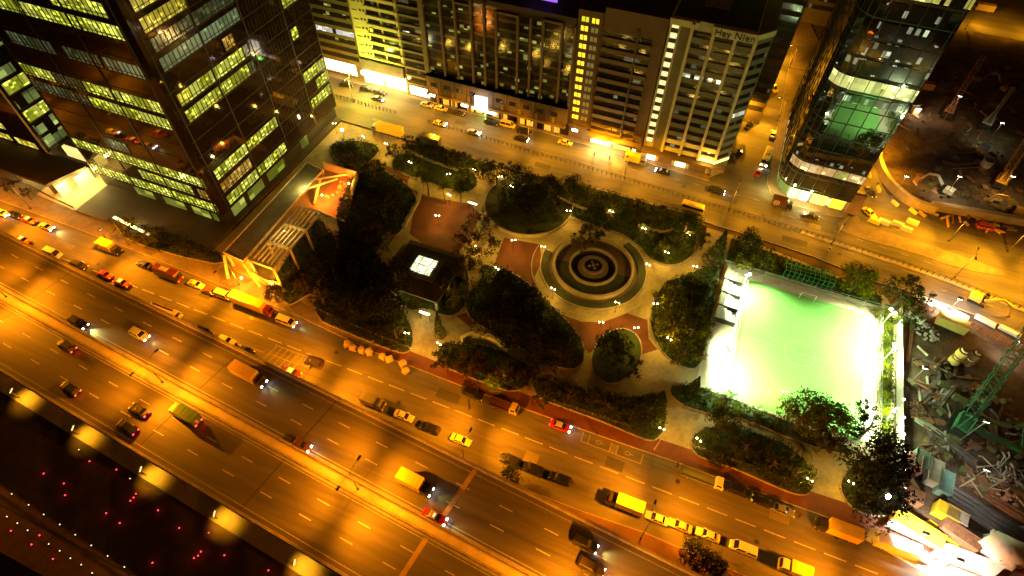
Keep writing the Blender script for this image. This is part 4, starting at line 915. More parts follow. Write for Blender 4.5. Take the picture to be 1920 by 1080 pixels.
for i,(px,py,c) in enumerate([(1226,832,0)]):
    t = empty('street_lamp', (*G(px,py+12),KZ), 0, 'short pale lamp post at the park entrance by the parking bays', 'street lamp'); MB().tube((0,0,0),(.3,.3,4.2),.1,8,.07).build('pole', mat('pale_pole',(.6,.5,.35)), t)
# ------------------------------------------------------------ vehicles
tyre = mat('tyre_rubber', (.015,.015,.015), (.012,.012,.012), rough=.9, world=False)
wglass = glass('vehicle_glass', (.01,.01,.012), .06, 0, .8)
PAINT = {'black':(.01,.01,.011),'dark':(.03,.022,.02),'brown':(.1,.04,.03),'red':(.42,.02,.015),'darkred':(.14,.015,.012),'silver':(.42,.4,.36),'cream':(.62,.56,.42),'white':(.75,.73,.68),'yellow':(.8,.55,.05),'grey':(.16,.15,.14),'green':(.1,.2,.06),'olive':(.12,.13,.06),'tan':(.42,.33,.2)}
def paint(c): return mat('paint_'+c, PAINT[c], tuple(x*.9 for x in PAINT[c]), 1, .32, metal=.15, coat=.5, world=False, fine=3)
HL_on = emit('headlight_lit', (1,.96,.85), 60); HL_off = mat('headlight_lens', (.7,.68,.6), (.6,.58,.5), rough=.15, world=False)
TL_on = emit('taillight_lit', (1,.03,.02), 14); TL_off = mat('taillight_lens', (.3,.01,.01), (.25,.01,.01), rough=.2, world=False)
def wheel(t, x, y, r=.3):
    m = MB(); m.tube((x,y-.1,r),(x,y+.1,r),r,12); wl_ = m.build('wheel', tyre, t); q = MB(); s = 1 if y > 0 else -1; q.tube((x,y+s*.1,r),(x,y+s*.115,r),r*.6,8); q.build('hub', grey_metal, wl_)
def loft(st):
    mb = MB(); n = 10; k = 0
    for (x, hw, zb, zt) in st:
        r = min(.14, (zt-zb)*.35)
        for (a, b) in ((-hw+.05,zb),(hw-.05,zb),(hw,zb+r),(hw,zt-r*1.4),(hw-.07,zt-r*.35),(hw*.7,zt),(-hw*.7,zt),(-hw+.07,zt-r*.35),(-hw,zt-r*1.4),(-hw,zb+r)): mb.v.append((x,a,b))
    m = len(st)
    for i in range(m-1):
        for j in range(n):
            q = (j+1)%n; mb.f.append((i*n+j, i*n+q, (i+1)*n+q, (i+1)*n+j))
    mb.f.append(tuple(range(n-1,-1,-1))); mb.f.append(tuple((m-1)*n+j for j in range(n))); return mb
def lights(t, L, W_, z, hl, tl, beam):
    for s in (-1,1):
        y = s*(W_/2-.22)
        m = MB(); m.fbox(L/2-.16,L/2+.03,y-.15,y+.15,z-.09,z+.09,L/2-.2,L/2-.02,y-.13,y+.13) ; m.build('headlight', HL_on if hl else HL_off, t)
        m = MB(); m.box(-L/2-.02,-L/2+.14,y-.14,y+.14,z-.02,z+.17); m.build('taillight', TL_on if tl else TL_off, t)
    if hl and beam: spot('headlight_beam', t, (L/2+.1,0,z+.15), beam, (.95,.85,.22), 66, .9, .1, aim=(L/2+8,0,-.6))
    if tl: point('taillight_glow', t, (-L/2-.5,0,z), 22, (1,.04,.02), .15)
PRO = {}
def car(kind, col, hl=0, tl=0, beam=0, roofc=None):
    key = (kind, col, hl, tl, beam, roofc)
    if key in PRO: return copy_tree(PRO[key])
    t = empty({'taxi':'taxi','sedan':'parked_car','suv':'parked_car','mpv':'parked_car','van':'van'}[kind] if not hl else 'car')
    P = paint(col); R_ = paint(roofc) if roofc else P
    if kind in ('sedan','taxi'):
        L, W_ = 3.9, 1.52
        st = [(-1.95,.6,.3,.66),(-1.85,.7,.2,.76),(-1.2,.75,.17,.8),(0,.76,.17,.78),(.9,.75,.17,.76),(1.6,.71,.19,.64),(1.88,.62,.24,.54),(1.95,.5,.3,.46)]
        gh = (-1.35,.95,-.85,.3,.68,.54,.76,1.16)
    elif kind == 'suv':
        L, W_ = 4.0, 1.6
        st = [(-2.0,.68,.3,.8),(-1.92,.76,.24,.9),(-1.0,.8,.2,.92),(.7,.8,.2,.92),(1.6,.76,.22,.82),(1.95,.68,.28,.7),(2.0,.58,.34,.6)]
        gh = (-1.85,1.0,-1.65,.45,.72,.62,.88,1.42)
    else:
        L, W_ = 4.3, 1.62
        st = [(-2.15,.72,.3,.85),(-2.1,.78,.22,.95),(0,.81,.2,.96),(1.4,.79,.2,.9),(2.0,.72,.26,.76),(2.15,.6,.32,.66)]
        gh = (-2.05,1.55,-1.95,.95,.74,.68,.92,1.62)
    b = loft(st); b.sm = False; o = b.build('body', P, t)
    x0,x1,tx0,tx1,w0,w1,zb,zt = gh
    g = MB(); g.fbox(x0,x1,-w0,w0,zb-.04,zt,tx0,tx1,-w1,w1); g.build('window_glass', wglass, t)
    r = MB(); r.fbox(tx0-.02,tx1+.02,-w1-.02,w1+.02,zt,zt+.05,tx0+.1,tx1-.1,-w1+.08,w1-.08); ro = r.build('roof', R_, t)
    pm = MB()
    for s in (-1,1):
        for (a, c) in ((x0,tx0),(x1,tx1),((x0+x1)/2,(tx0+tx1)/2)): pm.bar((a,s*w0,zb-.03),(c,s*w1,zt+.01),.07,.07)
    pm.build('pillar', P, t)
    if kind == 'taxi': MB().box(-.15,.1,-.28,.28,zt+.04,zt+.17).build('roof_sign', emit('taxi_sign',(1,.85,.5),1.2,False), ro)
    for x in (-L*.32,L*.32):
        for y in (-W_/2+.1,W_/2-.1): wheel(t, x, y, .29)
    for s in (-1,1): MB().box(x1-.35,x1-.2,s*w0*1.02,s*(w0+.16),zb,zb+.12).build('wing_mirror', P, t) if s > 0 else MB().box(x1-.35,x1-.2,-w0-.16,-w0*1.02,zb,zb+.12).build('wing_mirror', P, t)
    lights(t, L, W_-.1, .55, hl, tl, beam); PRO[key] = t; return t
def truck(kind, col, cab, L=6.0, hl=0, tl=0, beam=0, H=2.7):
    key = (kind, col, cab, L, hl, tl, beam, H)
    if key in PRO: return copy_tree(PRO[key])
    t = empty({'box':'box_truck','flat':'flatbed_truck','bus':'bus','minibus':'minibus','tipper':'tipper_truck'}[kind]); W_ = 1.9; P = paint(cab); B = paint(col); cl = 1.5
    if kind in ('bus','minibus'):
        b = MB(); b.fbox(-L/2,L/2,-W_/2,W_/2,.35,1.2,-L/2+.03,L/2-.05,-W_/2+.02,W_/2-.02); b.build('body', B, t)
        MB().fbox(-L/2+.05,L/2-.06,-W_/2+.03,W_/2-.03,1.2,H-.25,-L/2+.1,L/2-.2,-W_/2+.08,W_/2-.08).build('window_glass', wglass, t)
        r = MB(); r.fbox(-L/2+.02,L/2-.12,-W_/2+.03,W_/2-.03,H-.25,H,-L/2+.2,L/2-.3,-W_/2+.2,W_/2-.2); ro = r.build('roof', P, t)
        MB().box(-L*.2,L*.1,-.5,.5,H,H+.14).build('air_unit', paint('silver'), ro)
        ax = (-L*.3, L*.33)
    else:
        MB().box(-L/2,L/2-.3,-.4,.4,.45,.65).build('chassis', dark_metal, t)
        c = MB(); c.fbox(L/2-cl,L/2,-W_/2+.05,W_/2-.05,.4,1.25,L/2-cl,L/2-.02,-W_/2+.06,W_/2-.06); c.fbox(L/2-cl,L/2-.04,-W_/2+.08,W_/2-.08,1.24,2.0,L/2-cl+.1,L/2-.35,-W_/2+.16,W_/2-.16); co = c.build('cab', P, t)
        w_ = MB(); w_.poly([(L/2-.02,-W_/2+.2,1.3),(L/2-.02,W_/2-.2,1.3),(L/2-.27,W_/2-.26,1.9),(L/2-.27,-W_/2+.26,1.9)]); w_.build('windscreen', wglass, co)
        for s in (-1,1): MB().poly([(L/2-cl+.2,s*(W_/2-.06),1.3),(L/2-.3,s*(W_/2-.06),1.3),(L/2-.45,s*(W_/2-.12),1.85),(L/2-cl+.25,s*(W_/2-.12),1.85)]).build('side_window', wglass, co)
        bx0, bx1 = -L/2, L/2-cl-.12
        if kind == 'box':
            b = MB(); b.box(bx0,bx1,-W_/2,W_/2,.7,H); bo = b.build('cargo_box', B, t)
            g = MB(); 
            for i in range(int((bx1-bx0)/.9)+1): x = bx0+i*.9; g.box(x-.03,x+.03,-W_/2-.02,W_/2+.02,H-.02,H+.03)
            g.box(bx0,bx1,-W_/2-.03,-W_/2+.03,H-.03,H+.03); g.box(bx0,bx1,W_/2-.03,W_/2+.03,H-.03,H+.03); g.build('box_frame', B, bo)
        elif kind == 'tipper':
            b = MB(); b.fbox(bx0,bx1,-W_/2,W_/2,.7,1.7,bx0-.1,bx1,-W_/2-.05,W_/2+.05); b.build('load_body', B, t); MB().box(bx0+.1,bx1-.1,-W_/2+.12,W_/2-.12,1.69,1.75).build('load', soil_m, t)
        else:
            MB().box(bx0,bx1,-W_/2,W_/2,.7,.85).build('load_bed', B, t)
            for y in (-W_/2,W_/2-.06): MB().box(bx0,bx1,y,y+.06,.85,1.15).build('drop_side', B, t)
            MB().box(bx0,bx0+.06,-W_/2+.06,W_/2-.06,.85,1.15).build('tailgate', B, t)
        ax = (-L*.32, -L*.32+.0, L/2-.75)
    for x in sorted(set(ax)):
        for y in (-W_/2+.15,W_/2-.15): wheel(t, x, y, .4)
    for s in (-1,1):
        y = s*(W_/2-.3); MB().box(L/2-.04,L/2+.05,y-.16,y+.16,.6,.82).build('headlight', HL_on if hl else HL_off, t); MB().box(-L/2-.05,-L/2+.03,y-.14,y+.14,.7,.9).build('taillight', TL_on if tl else TL_off, t)
    if hl and beam: spot('headlight_beam', t, (L/2+.15,0,.8), beam, (.95,.85,.22), 66, .9, .1, aim=(L/2+8,0,-.6))
    if tl: point('taillight_glow', t, (-L/2-.5,0,.8), 25, (1,.04,.02), .15)
    PRO[key] = t; return t
HB, UP, DK = 0.0, -.02, -.0755
PI = math.pi
def put(o, px, py, zr, rz, label, cat, zc=.7, group=None):
    x, y = G(px, py, zr+zc); o.location = (x, y, zr+.008); o.rotation_euler = (0,0,rz); tag(o, label, cat, group); return o
V = [
 # lower street, left to right
 (car('sedan','white',1,0,500), 2,398,0,HB,'white car with blazing headlights cut by the left edge of the frame','car'),
 (car('sedan','black'), 27,402,0,HB,'black car third from the front of the short queue at the left edge','car'),
 (car('taxi','red',0,1,0,'cream'), 54,412,0,HB,'red taxi with pale roof right behind the white car with the wide headlight beam','taxi'),
 (car('sedan','silver',1,0,2600), 86,424,0,HB,'silver car throwing a wide white headlight beam on the lower street','car'),
 (car('taxi','red',0,0,0,'cream'), 42,449,0,HB,'leftmost taxi beside the flyover with pale roof and pale boot','taxi'),
 (car('mpv','silver'), 99,474,0,HB,'dark-roofed silver people carrier beside the flyover left of the dark van','car'),
 (car('suv','dark'), 148,496,0,HB,'dark van-like car between the silver people carrier and the red car beside the flyover','car'),
 (car('sedan','red'), 196,514,0,HB,'bright red saloon just left of the taxi beside the flyover','car'),
 (car('taxi','red',0,1,0,'cream'), 228,529,0,HB,'red taxi with pale roof and lit tail lamps right of the red saloon','taxi'),
 (truck('box','yellow','dark',5.2), 205,463,0,HB,'yellow box truck with dark cab under the left office tower','truck'),
 (car('sedan','black'), 270,495,PI,HB,'black car at the kerb just left of the long dark red lorry','car'),
 (truck('bus','darkred','darkred',6.6), 314,512,0,HB,'dark red coach parked on the lower street left of the cream car','bus'),
 (car('sedan','cream'), 367,532,0,HB,'cream saloon with a dark sunroof between the dark red coach and a brown car','car'),
 (car('sedan','brown'), 396,546,0,HB,'brown car tucked behind the cream car with the roof rack','car'),
 (car('mpv','cream'), 420,553,0,HB,'cream people carrier directly behind the long yellow lorry','car'),
 (truck('box','yellow','red',9.8,0,0,0,2.9), 472,570,0,HB,'long yellow lorry with a red cab in front of the orange-lit frame structure','truck'),
 (car('mpv','cream',1,0,900), 537,602,0,HB,'cream people carrier with lit headlights in front of the long yellow lorry','car'),
 (truck('flat','tan','tan',8.0), 306,581,0,HB,'long flatbed lorry half hidden behind the flyover parapet','truck'),
 (car('suv','black'), 382,622,0,HB,'black car close behind the flyover parapet left of the small cream car','car'),
 (car('sedan','cream'), 424,637,0,HB,'small cream car close to the flyover parapet','car'),
 (car('sedan','black'), 459,656,0,HB,'black car in shadow left of the white hatched markings','car'),
 (car('taxi','darkred',0,1,0,'cream'), 547,697,0,HB,'dark red taxi with square pale roof right of the hatched markings','taxi'),
 (car('suv','dark'), 587,679,PI,HB,'dark car alone in the middle of the lower street','car'),
 (truck('box','grey','grey',4.6,0,0,0,2.4), 699,752,0,HB,'grey box truck with a deep black shadow beside the flyover','truck'),
 (car('sedan','cream'), 757,779,0,HB,'pale green-gold saloon right of the grey box truck','car'),
 (car('suv','black'), 806,802,PI,HB,'black car with two glints between the pale saloon and the bright yellow one','car'),
 (car('sedan','yellow'), 864,824,0,HB,'bright yellow saloon under a street lamp on the lower street','car'),
 (car('suv','black'), 957,862,PI,HB,'leftmost of three black cars parked nose to tail by the flyover','car'),
 (car('suv','black'), 998,878,PI,HB,'middle of three black cars parked nose to tail by the flyover','car'),
 (car('suv','black'), 1050,897,PI,HB,'rightmost of three black cars parked nose to tail by the flyover','car'),
 (car('suv','black'), 887,738,0,HB,'black car at the park kerb beside the glowing yellow shrub','car'),
 (truck('flat','brown','tan',5.6), 945,758,0,HB,'small lorry with empty brown bed and tan cab right of the glowing shrub','truck'),
 (car('sedan','red',1,1,120,'silver'), 1051,798,0,HB,'small red car with silver roof left of the marked parking bays','car'),
 (truck('flat','olive','cream',7.4), 1318,893,0,HB,'flatbed lorry with grey load and cream cab below the rounded lawn','truck'),
 (car('suv','black'), 1388,920,0,HB,'black car directly in front of the flatbed lorry with the cream cab','car'),
 (car('sedan','black'), 1432,940,PI,HB,'black car with white glints left of the grey car by the long hedge','car'),
 (car('sedan','grey'), 1468,955,0,HB,'dark grey car with pale nose ending the row by the long hedge','car'),
 (truck('box','yellow','dark',6.2), 1172,944,PI,HB,'brilliant yellow box truck with a black shadow facing the three black cars','truck'),
 (car('sedan','cream'), 1232,971,PI,HB,'gold-lit saloon directly behind the brilliant yellow box truck','car'),
 (car('sedan','tan'), 1276,985,PI,HB,'tan saloon second behind the brilliant yellow box truck','car'),
 (car('sedan','cream'), 1328,1002,PI,HB,'cream saloon third behind the brilliant yellow box truck','car'),
 (car('van','white'), 1394,1028,PI,HB,'white panel van near the bottom edge on the lower street','van'),
 (truck('box','yellow','cream',4.8,0,0,0,2.2), 1492,1066,PI,HB,'small yellow truck at the bottom edge of the frame','truck'),
 (truck('box','yellow','dark',6.6,0,0,0,2.9), 1572,993,PI,HB,'orange-yellow box lorry beside the floodlit white road works','truck'),
 (truck('box','white','grey',8.0,0,0,0,3.0), 1690,1028,0,HB,'long white box trailer blazing under the road works floodlight','truck'),
 # flyover
 (car('suv','black',1,0,3000), 146,604,DK,8,'black car with headlights greening the flyover lane ahead of it','car'),
 (car('suv','silver',1,0,600), 261,626,DK,8,'silver car with headlights on the flyover right of the first black car','car'),
 (car('suv','black',0,1), 124,648,DK+PI,8,'black car with red tail lamps just below the flyover median','car'),
 (car('suv','black',0,1), 131,728,DK+PI,8,'dark car near the parapet at the left with warm tail lamps','car'),
 (car('sedan','dark',0,1), 260,768,DK+PI,8,'dark saloon with lit boot behind the pale light streak on the flyover','car'),
 (car('suv','black',0,1), 238,800,DK+PI,8,'black car with two bright tail lamps closest to the near parapet','car'),
 (truck('box','green','tan',5.8,0,1), 346,776,DK+PI,8,'green-topped box truck with red tail lamps on the flyover','truck'),
 (truck('box','yellow','dark',6.8,1,0,500,2.6), 465,702,DK,8,'yellow box lorry with headlights along the far parapet of the flyover','truck'),
 (car('sedan','brown',1,0,500), 563,832,DK,8,'brown car with twin headlights alone in the middle of the flyover','car'),
 (truck('box','yellow','black',5.8,1,0,500,2.6), 778,905,DK,8,'bright yellow box truck with black cab on the flyover near the joint','truck'),
 (car('taxi','red',1,0,500,'tan'), 815,968,DK,8,'red taxi with headlights beside the flyover median','taxi'),
 (car('suv','black',1,0,2600), 1096,1018,DK,8,'black car lighting the lane green at the bottom of the flyover','car'),
 (car('suv','dark',1,0,1500), 1108,1062,DK,8,'dark car with one visible headlight at the bottom edge of the flyover','car'),
 # upper street
 (truck('box','yellow','grey',9.4,0,0,0,3.0), 726,243,PI,0,'long pale yellow articulated lorry at the park side of the upper street','truck'),
 (truck('box','olive','grey',7.0,0,0,0,2.8), 803,262,PI,0,'second long lorry half hidden by hedges on the upper street','truck'),
 (car('sedan','yellow',1,0,300), 824,230,0,0,'yellow car with headlights in the railings gap of the upper street','car'),
 (car('sedan','silver',1,0,300), 888,247,0,0,'silver car with headlights just right of the railings gap','car'),
 (car('suv','black'), 650,158,.3,0,'dark car leftmost on the bright forecourt','car'),(car('suv','black'), 687,166,.2,0,'dark car second from the left on the bright forecourt','car'),
 (car('suv','dark'), 711,172,.1,0,'dark car beside the one with headlights on the bright forecourt','car'),(car('sedan','dark',1,0,300), 708,184,0,0,'car with headlights leaving the bright forecourt','car'),
 (car('sedan','silver'), 800,195,0,0,'silver car leftmost of the three parked below the striped building','car'),(car('taxi','yellow'), 827,202,0,0,'yellow car between the silver and the dark one parked below the striped building','car'),
 (car('sedan','dark'), 858,211,0,0,'dark saloon rightmost of the three parked below the striped building','car'),(car('suv','black'), 921,228,0,0,'black car parked under the bright square sign','car'),
 (car('van','yellow'), 952,233,0,0,'small yellow van parked between two black cars by the square sign','van'),(car('suv','black'), 984,246,0,0,'black car parked right of the small yellow van','car'),
 (car('sedan','black',1,0,300), 978,259,0,0,'black car with headlights passing the parked black one','car'),(car('sedan','yellow'), 1060,266,0,0,'pale yellow saloon with dark roof window beside the thin lamp post','car'),
 (truck('box','yellow','grey',5.6,0,0,0,2.6), 1192,297,0,0,'yellow box truck unloading at the orange shopfront','truck'),(car('sedan','black',1,0,60), 1243,320,PI,0,'black saloon below the bright doorway','car'),
 (car('suv','black',1,0,400), 1344,357,0,0,'dark car with headlights crossing the side street mouth','car'),(truck('bus','yellow','yellow',5.4,0,0,0,2.2), 1300,387,-.03,0,'bright yellow minibus at the park side of the upper street','bus'),
 (truck('box','brown','dark',5.0,0,0,0,2.6), 1467,380,0,0,'brown truck with a round white emblem on its side at the glass tower','truck'),(car('sedan','dark'), 1521,404,-.02,0,'dark saloon below the golden shopfront of the glass tower','car'),
 (car('sedan','yellow'), 1631,398,-.75,0,'yellow saloon on the curved lane beside the glass tower','car'),(car('sedan','black'), 1633,359,-1.1,0,'black car on the curved lane above the yellow saloon','car'),
 (car('suv','red'), 1848,425,.1,0,'bright red vehicle by the wall of the excavation','car'),
 (car('van','yellow'), 1447,164,-.6,0,'small yellow van far up the side street','van'),(car('van','black'), 1426,152,-.2,0,'black van at the wall far up the side street','van'),
 (car('sedan','black'), 1404,234,1.4,0,'black car on the left side of the side street','car'),(car('suv','dark'), 1390,278,1.5,0,'dark car with striped roof at the foot of the ribbed building','car'),
 (car('sedan','white'), 1450,250,1.55,0,'white car on the right side of the side street','car'),(truck('minibus','cream','cream',6.4,1,0,200,2.6), 1438,293,-1.65,0,'cream minibus with a headlight in the side street mouth','bus'),
 (car('taxi','red',0,0,0,'silver'), 1424,321,1.35,0,'red taxi nose to nose with the cream minibus','taxi'),
 (truck('box','tan','dark',7.5,1,0,200), 1842,14,PI,0,'large lorry on the back road at the top right corner','truck'),
]
for (o, px, py, rz, z, lab, cat) in V: put(o, px, py, z, rz, lab, cat, .7 if cat in ('car','taxi','van') else 1.4)
# emblem of the brown truck
tr = [v[0] for v in V if 'round white emblem' in v[5]][0]
cb = [c for c in KIDS[tr.name] if c.name.startswith('cargo_box')][0]
em = MB(); cx, cz = -1.35, 1.7
for i in range(24):
    a, b = i*math.pi/12, (i+1)*math.pi/12; em.poly([(cx+r*math.cos(t_),-.965,cz+r*math.sin(t_)) for r, t_ in ((.72,a),(.72,b),(.6,b),(.6,a))])
em.box(cx-.42,cx+.42,-.97,-.955,cz+.1,cz+.2); em.box(cx-.3,cx-.18,-.97,-.955,cz-.35,cz+.3); em.box(cx-.02,cx+.34,-.972,-.955,cz-.3,cz-.18); em.box(cx+.1,cx+.22,-.974,-.955,cz-.18,cz+.1)
em.build('round_emblem', mat('emblem_white',(.75,.7,.6)), cb)
for v in V:
    if v[4] > 1 and v[0].name.startswith('parked_car'): v[0].name = 'car'
# ------------------------------------------------------------ trees and shrubs
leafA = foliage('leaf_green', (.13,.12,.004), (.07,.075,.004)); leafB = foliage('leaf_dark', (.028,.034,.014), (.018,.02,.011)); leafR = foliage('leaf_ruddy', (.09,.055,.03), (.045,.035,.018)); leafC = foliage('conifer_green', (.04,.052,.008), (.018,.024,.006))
bark = mat('bark', (.1,.07,.045), (.05,.035,.025), 4, .9, world=False)
def leafquad(mb, p, s, up=.35):
    n = Vector((random.gauss(0,1),random.gauss(0,1),random.gauss(0,1)+up)).normalized(); u = n.orthogonal().normalized(); a = random.uniform(0,6.28)
    v = n.cross(u); u, v = u*math.cos(a)+v*math.sin(a), v*math.cos(a)-u*math.sin(a); l = s*random.uniform(.7,1.3); w_ = l*.55
    mb.poly([tuple(p-u*l), tuple(p+v*w_), tuple(p+u*l), tuple(p-v*w_)])
def crown(kind, seed):
    random.seed(seed); mb = MB()
    if kind == 'round':
        lobes = []
        for i in range(26):
            th = random.uniform(0,6.283); z = random.uniform(-.55,.95); r = math.sqrt(max(0,1-z*z))*random.uniform(.45,.85); lobes.append((Vector((r*math.cos(th),r*math.sin(th),z*.72)), random.uniform(.2,.36)))
        for c, R_ in lobes:
            for k in range(95):
                d = Vector((random.gauss(0,1),random.gauss(0,1),random.gauss(0,1))).normalized(); leafquad(mb, c+d*R_*(random.uniform(.7,1.05) if random.random() < .8 else random.uniform(1.05,1.4)), .052)
    elif kind == 'loose':
        for i in range(34):
            th = random.uniform(0,6.283); z = random.uniform(-.5,.9); r = random.uniform(.3,1.0); c = Vector((r*math.cos(th),r*math.sin(th),z*.6)); R_ = random.uniform(.12,.26)
            for k in range(52):
                d = Vector((random.gauss(0,1),random.gauss(0,1),random.gauss(0,1))).normalized(); leafquad(mb, c+d*R_*random.uniform(.3,1.1), .05)
    elif kind == 'cone':
        for i in range(2300):
            z = random.random()**1.25; th = random.uniform(0,6.283); R_ = (1-z)*.95*(.78+.22*math.sin(z*44+random.uniform(-.6,.6)))*random.uniform(.72,1.0)+.03
            leafquad(mb, Vector((R_*math.cos(th)*(1+.1*math.sin(3*th)),R_*math.sin(th),z*2-1)), .06, .1)
    elif kind == 'palm':
        for i in range(15):
            th = i*2.4; up = random.uniform(.1,.75)
            for k in range(14):
                t = k/13.; r = t*1.0; z = up*math.sin(t*2.2)*.8-.55*t*t; c = Vector((r*math.cos(th),r*math.sin(th),z)); s = Vector((-math.sin(th),math.cos(th),-.25)); f = Vector((math.cos(th),math.sin(th),0))*.1; L = .24*math.sin(.4+t*2.5)
                for q in (-1,1): mb.poly([tuple(c-f*.25), tuple(c+f*.25), tuple(c+s*q*L+f*.6+Vector((0,0,-.08)))])
    elif kind == 'shrub':
        for i in range(950):
            d = Vector((random.gauss(0,1),random.gauss(0,1),abs(random.gauss(0,1)))).normalized(); R_ = random.uniform(.6,1.0)*(1+.12*math.sin(7*d.x+5*d.y)); leafquad(mb, Vector((d.x*R_,d.y*R_,d.z*R_*.8-.4)), .07)
    return mb
CR = {}
def crownmesh(kind, var, m):
    key = (kind, var, m.name)
    if key not in CR:
        b = (kind, var)
        if b not in CR: CR[b] = crown(kind, hash(kind) % 1 + var*17+len(kind))
        CR[key] = CR[b].mesh('crown', m)
    return CR[key]
def trunkmesh(kind):
    if ('t', kind) in CR: return CR[('t', kind)]
    mb = MB()
    if kind == 'palm':
        mb.tube((0,0,0),(.02,0,.5),.05,7,.04); mb.tube((.02,0,.5),(0,0,1),.04,7,.035)
    else:
        mb.tube((0,0,0),(0,0,.5),.06,7,.04); mb.tube((0,0,.5),(0,0,.95),.04,6,.012)
        if kind != 'cone':
            random.seed(5)
            for i in range(7):
                a = i*.95; h = .35+.06*i; mb.tube((0,0,h),(.34*math.cos(a),.34*math.sin(a),h+.25),.028,5,.01)
    CR[('t', kind)] = mb.mesh('trunk', bark); return CR[('t', kind)]
TN = {'round':'broadleaf_tree','loose':'broadleaf_tree','cone':'conifer_tree','palm':'palm_tree','shrub':'shrub'}
def tree(px, py, R_, H_, kind, m, label, group=None, var=None, z=KZ+.1, world=False):
    """px, py: where the middle of the crown is seen"""
    R_ *= 1.16 if kind in ('round','loose') else 1
    cz = {'round':H_-R_*.7,'loose':H_-R_*.6,'cone':H_*.55,'palm':H_,'shrub':R_*.4}[kind]
    x, y = (px, py) if world else G(px, py, z+cz)
    random.seed(int(abs(px)*7+abs(py)*13)); rz = random.uniform(0,6.28); var = random.randint(0,2) if var is None else var
    t = empty(TN[kind], (x,y,z), rz, label, {'round':'tree','loose':'tree','cone':'tree','palm':'palm tree','shrub':'shrub'}[kind], group)
    if kind != 'shrub':
        o = bpy.data.objects.new('trunk', trunkmesh(kind)); COL.objects.link(o); setparent(o, t); o.scale = (H_ if kind != 'cone' else H_*.6,)*2+(H_*(.99 if kind == 'palm' else .9),)
    o = bpy.data.objects.new('crown', crownmesh(kind, var, m)); COL.objects.link(o); setparent(o, t); o.location = (0,0,cz)
    o.scale = (R_,R_,R_ if kind in ('round','loose','palm','shrub') else H_*.48)
    return t
A_, B_, R__, C_ = leafA, leafB, leafR, leafC
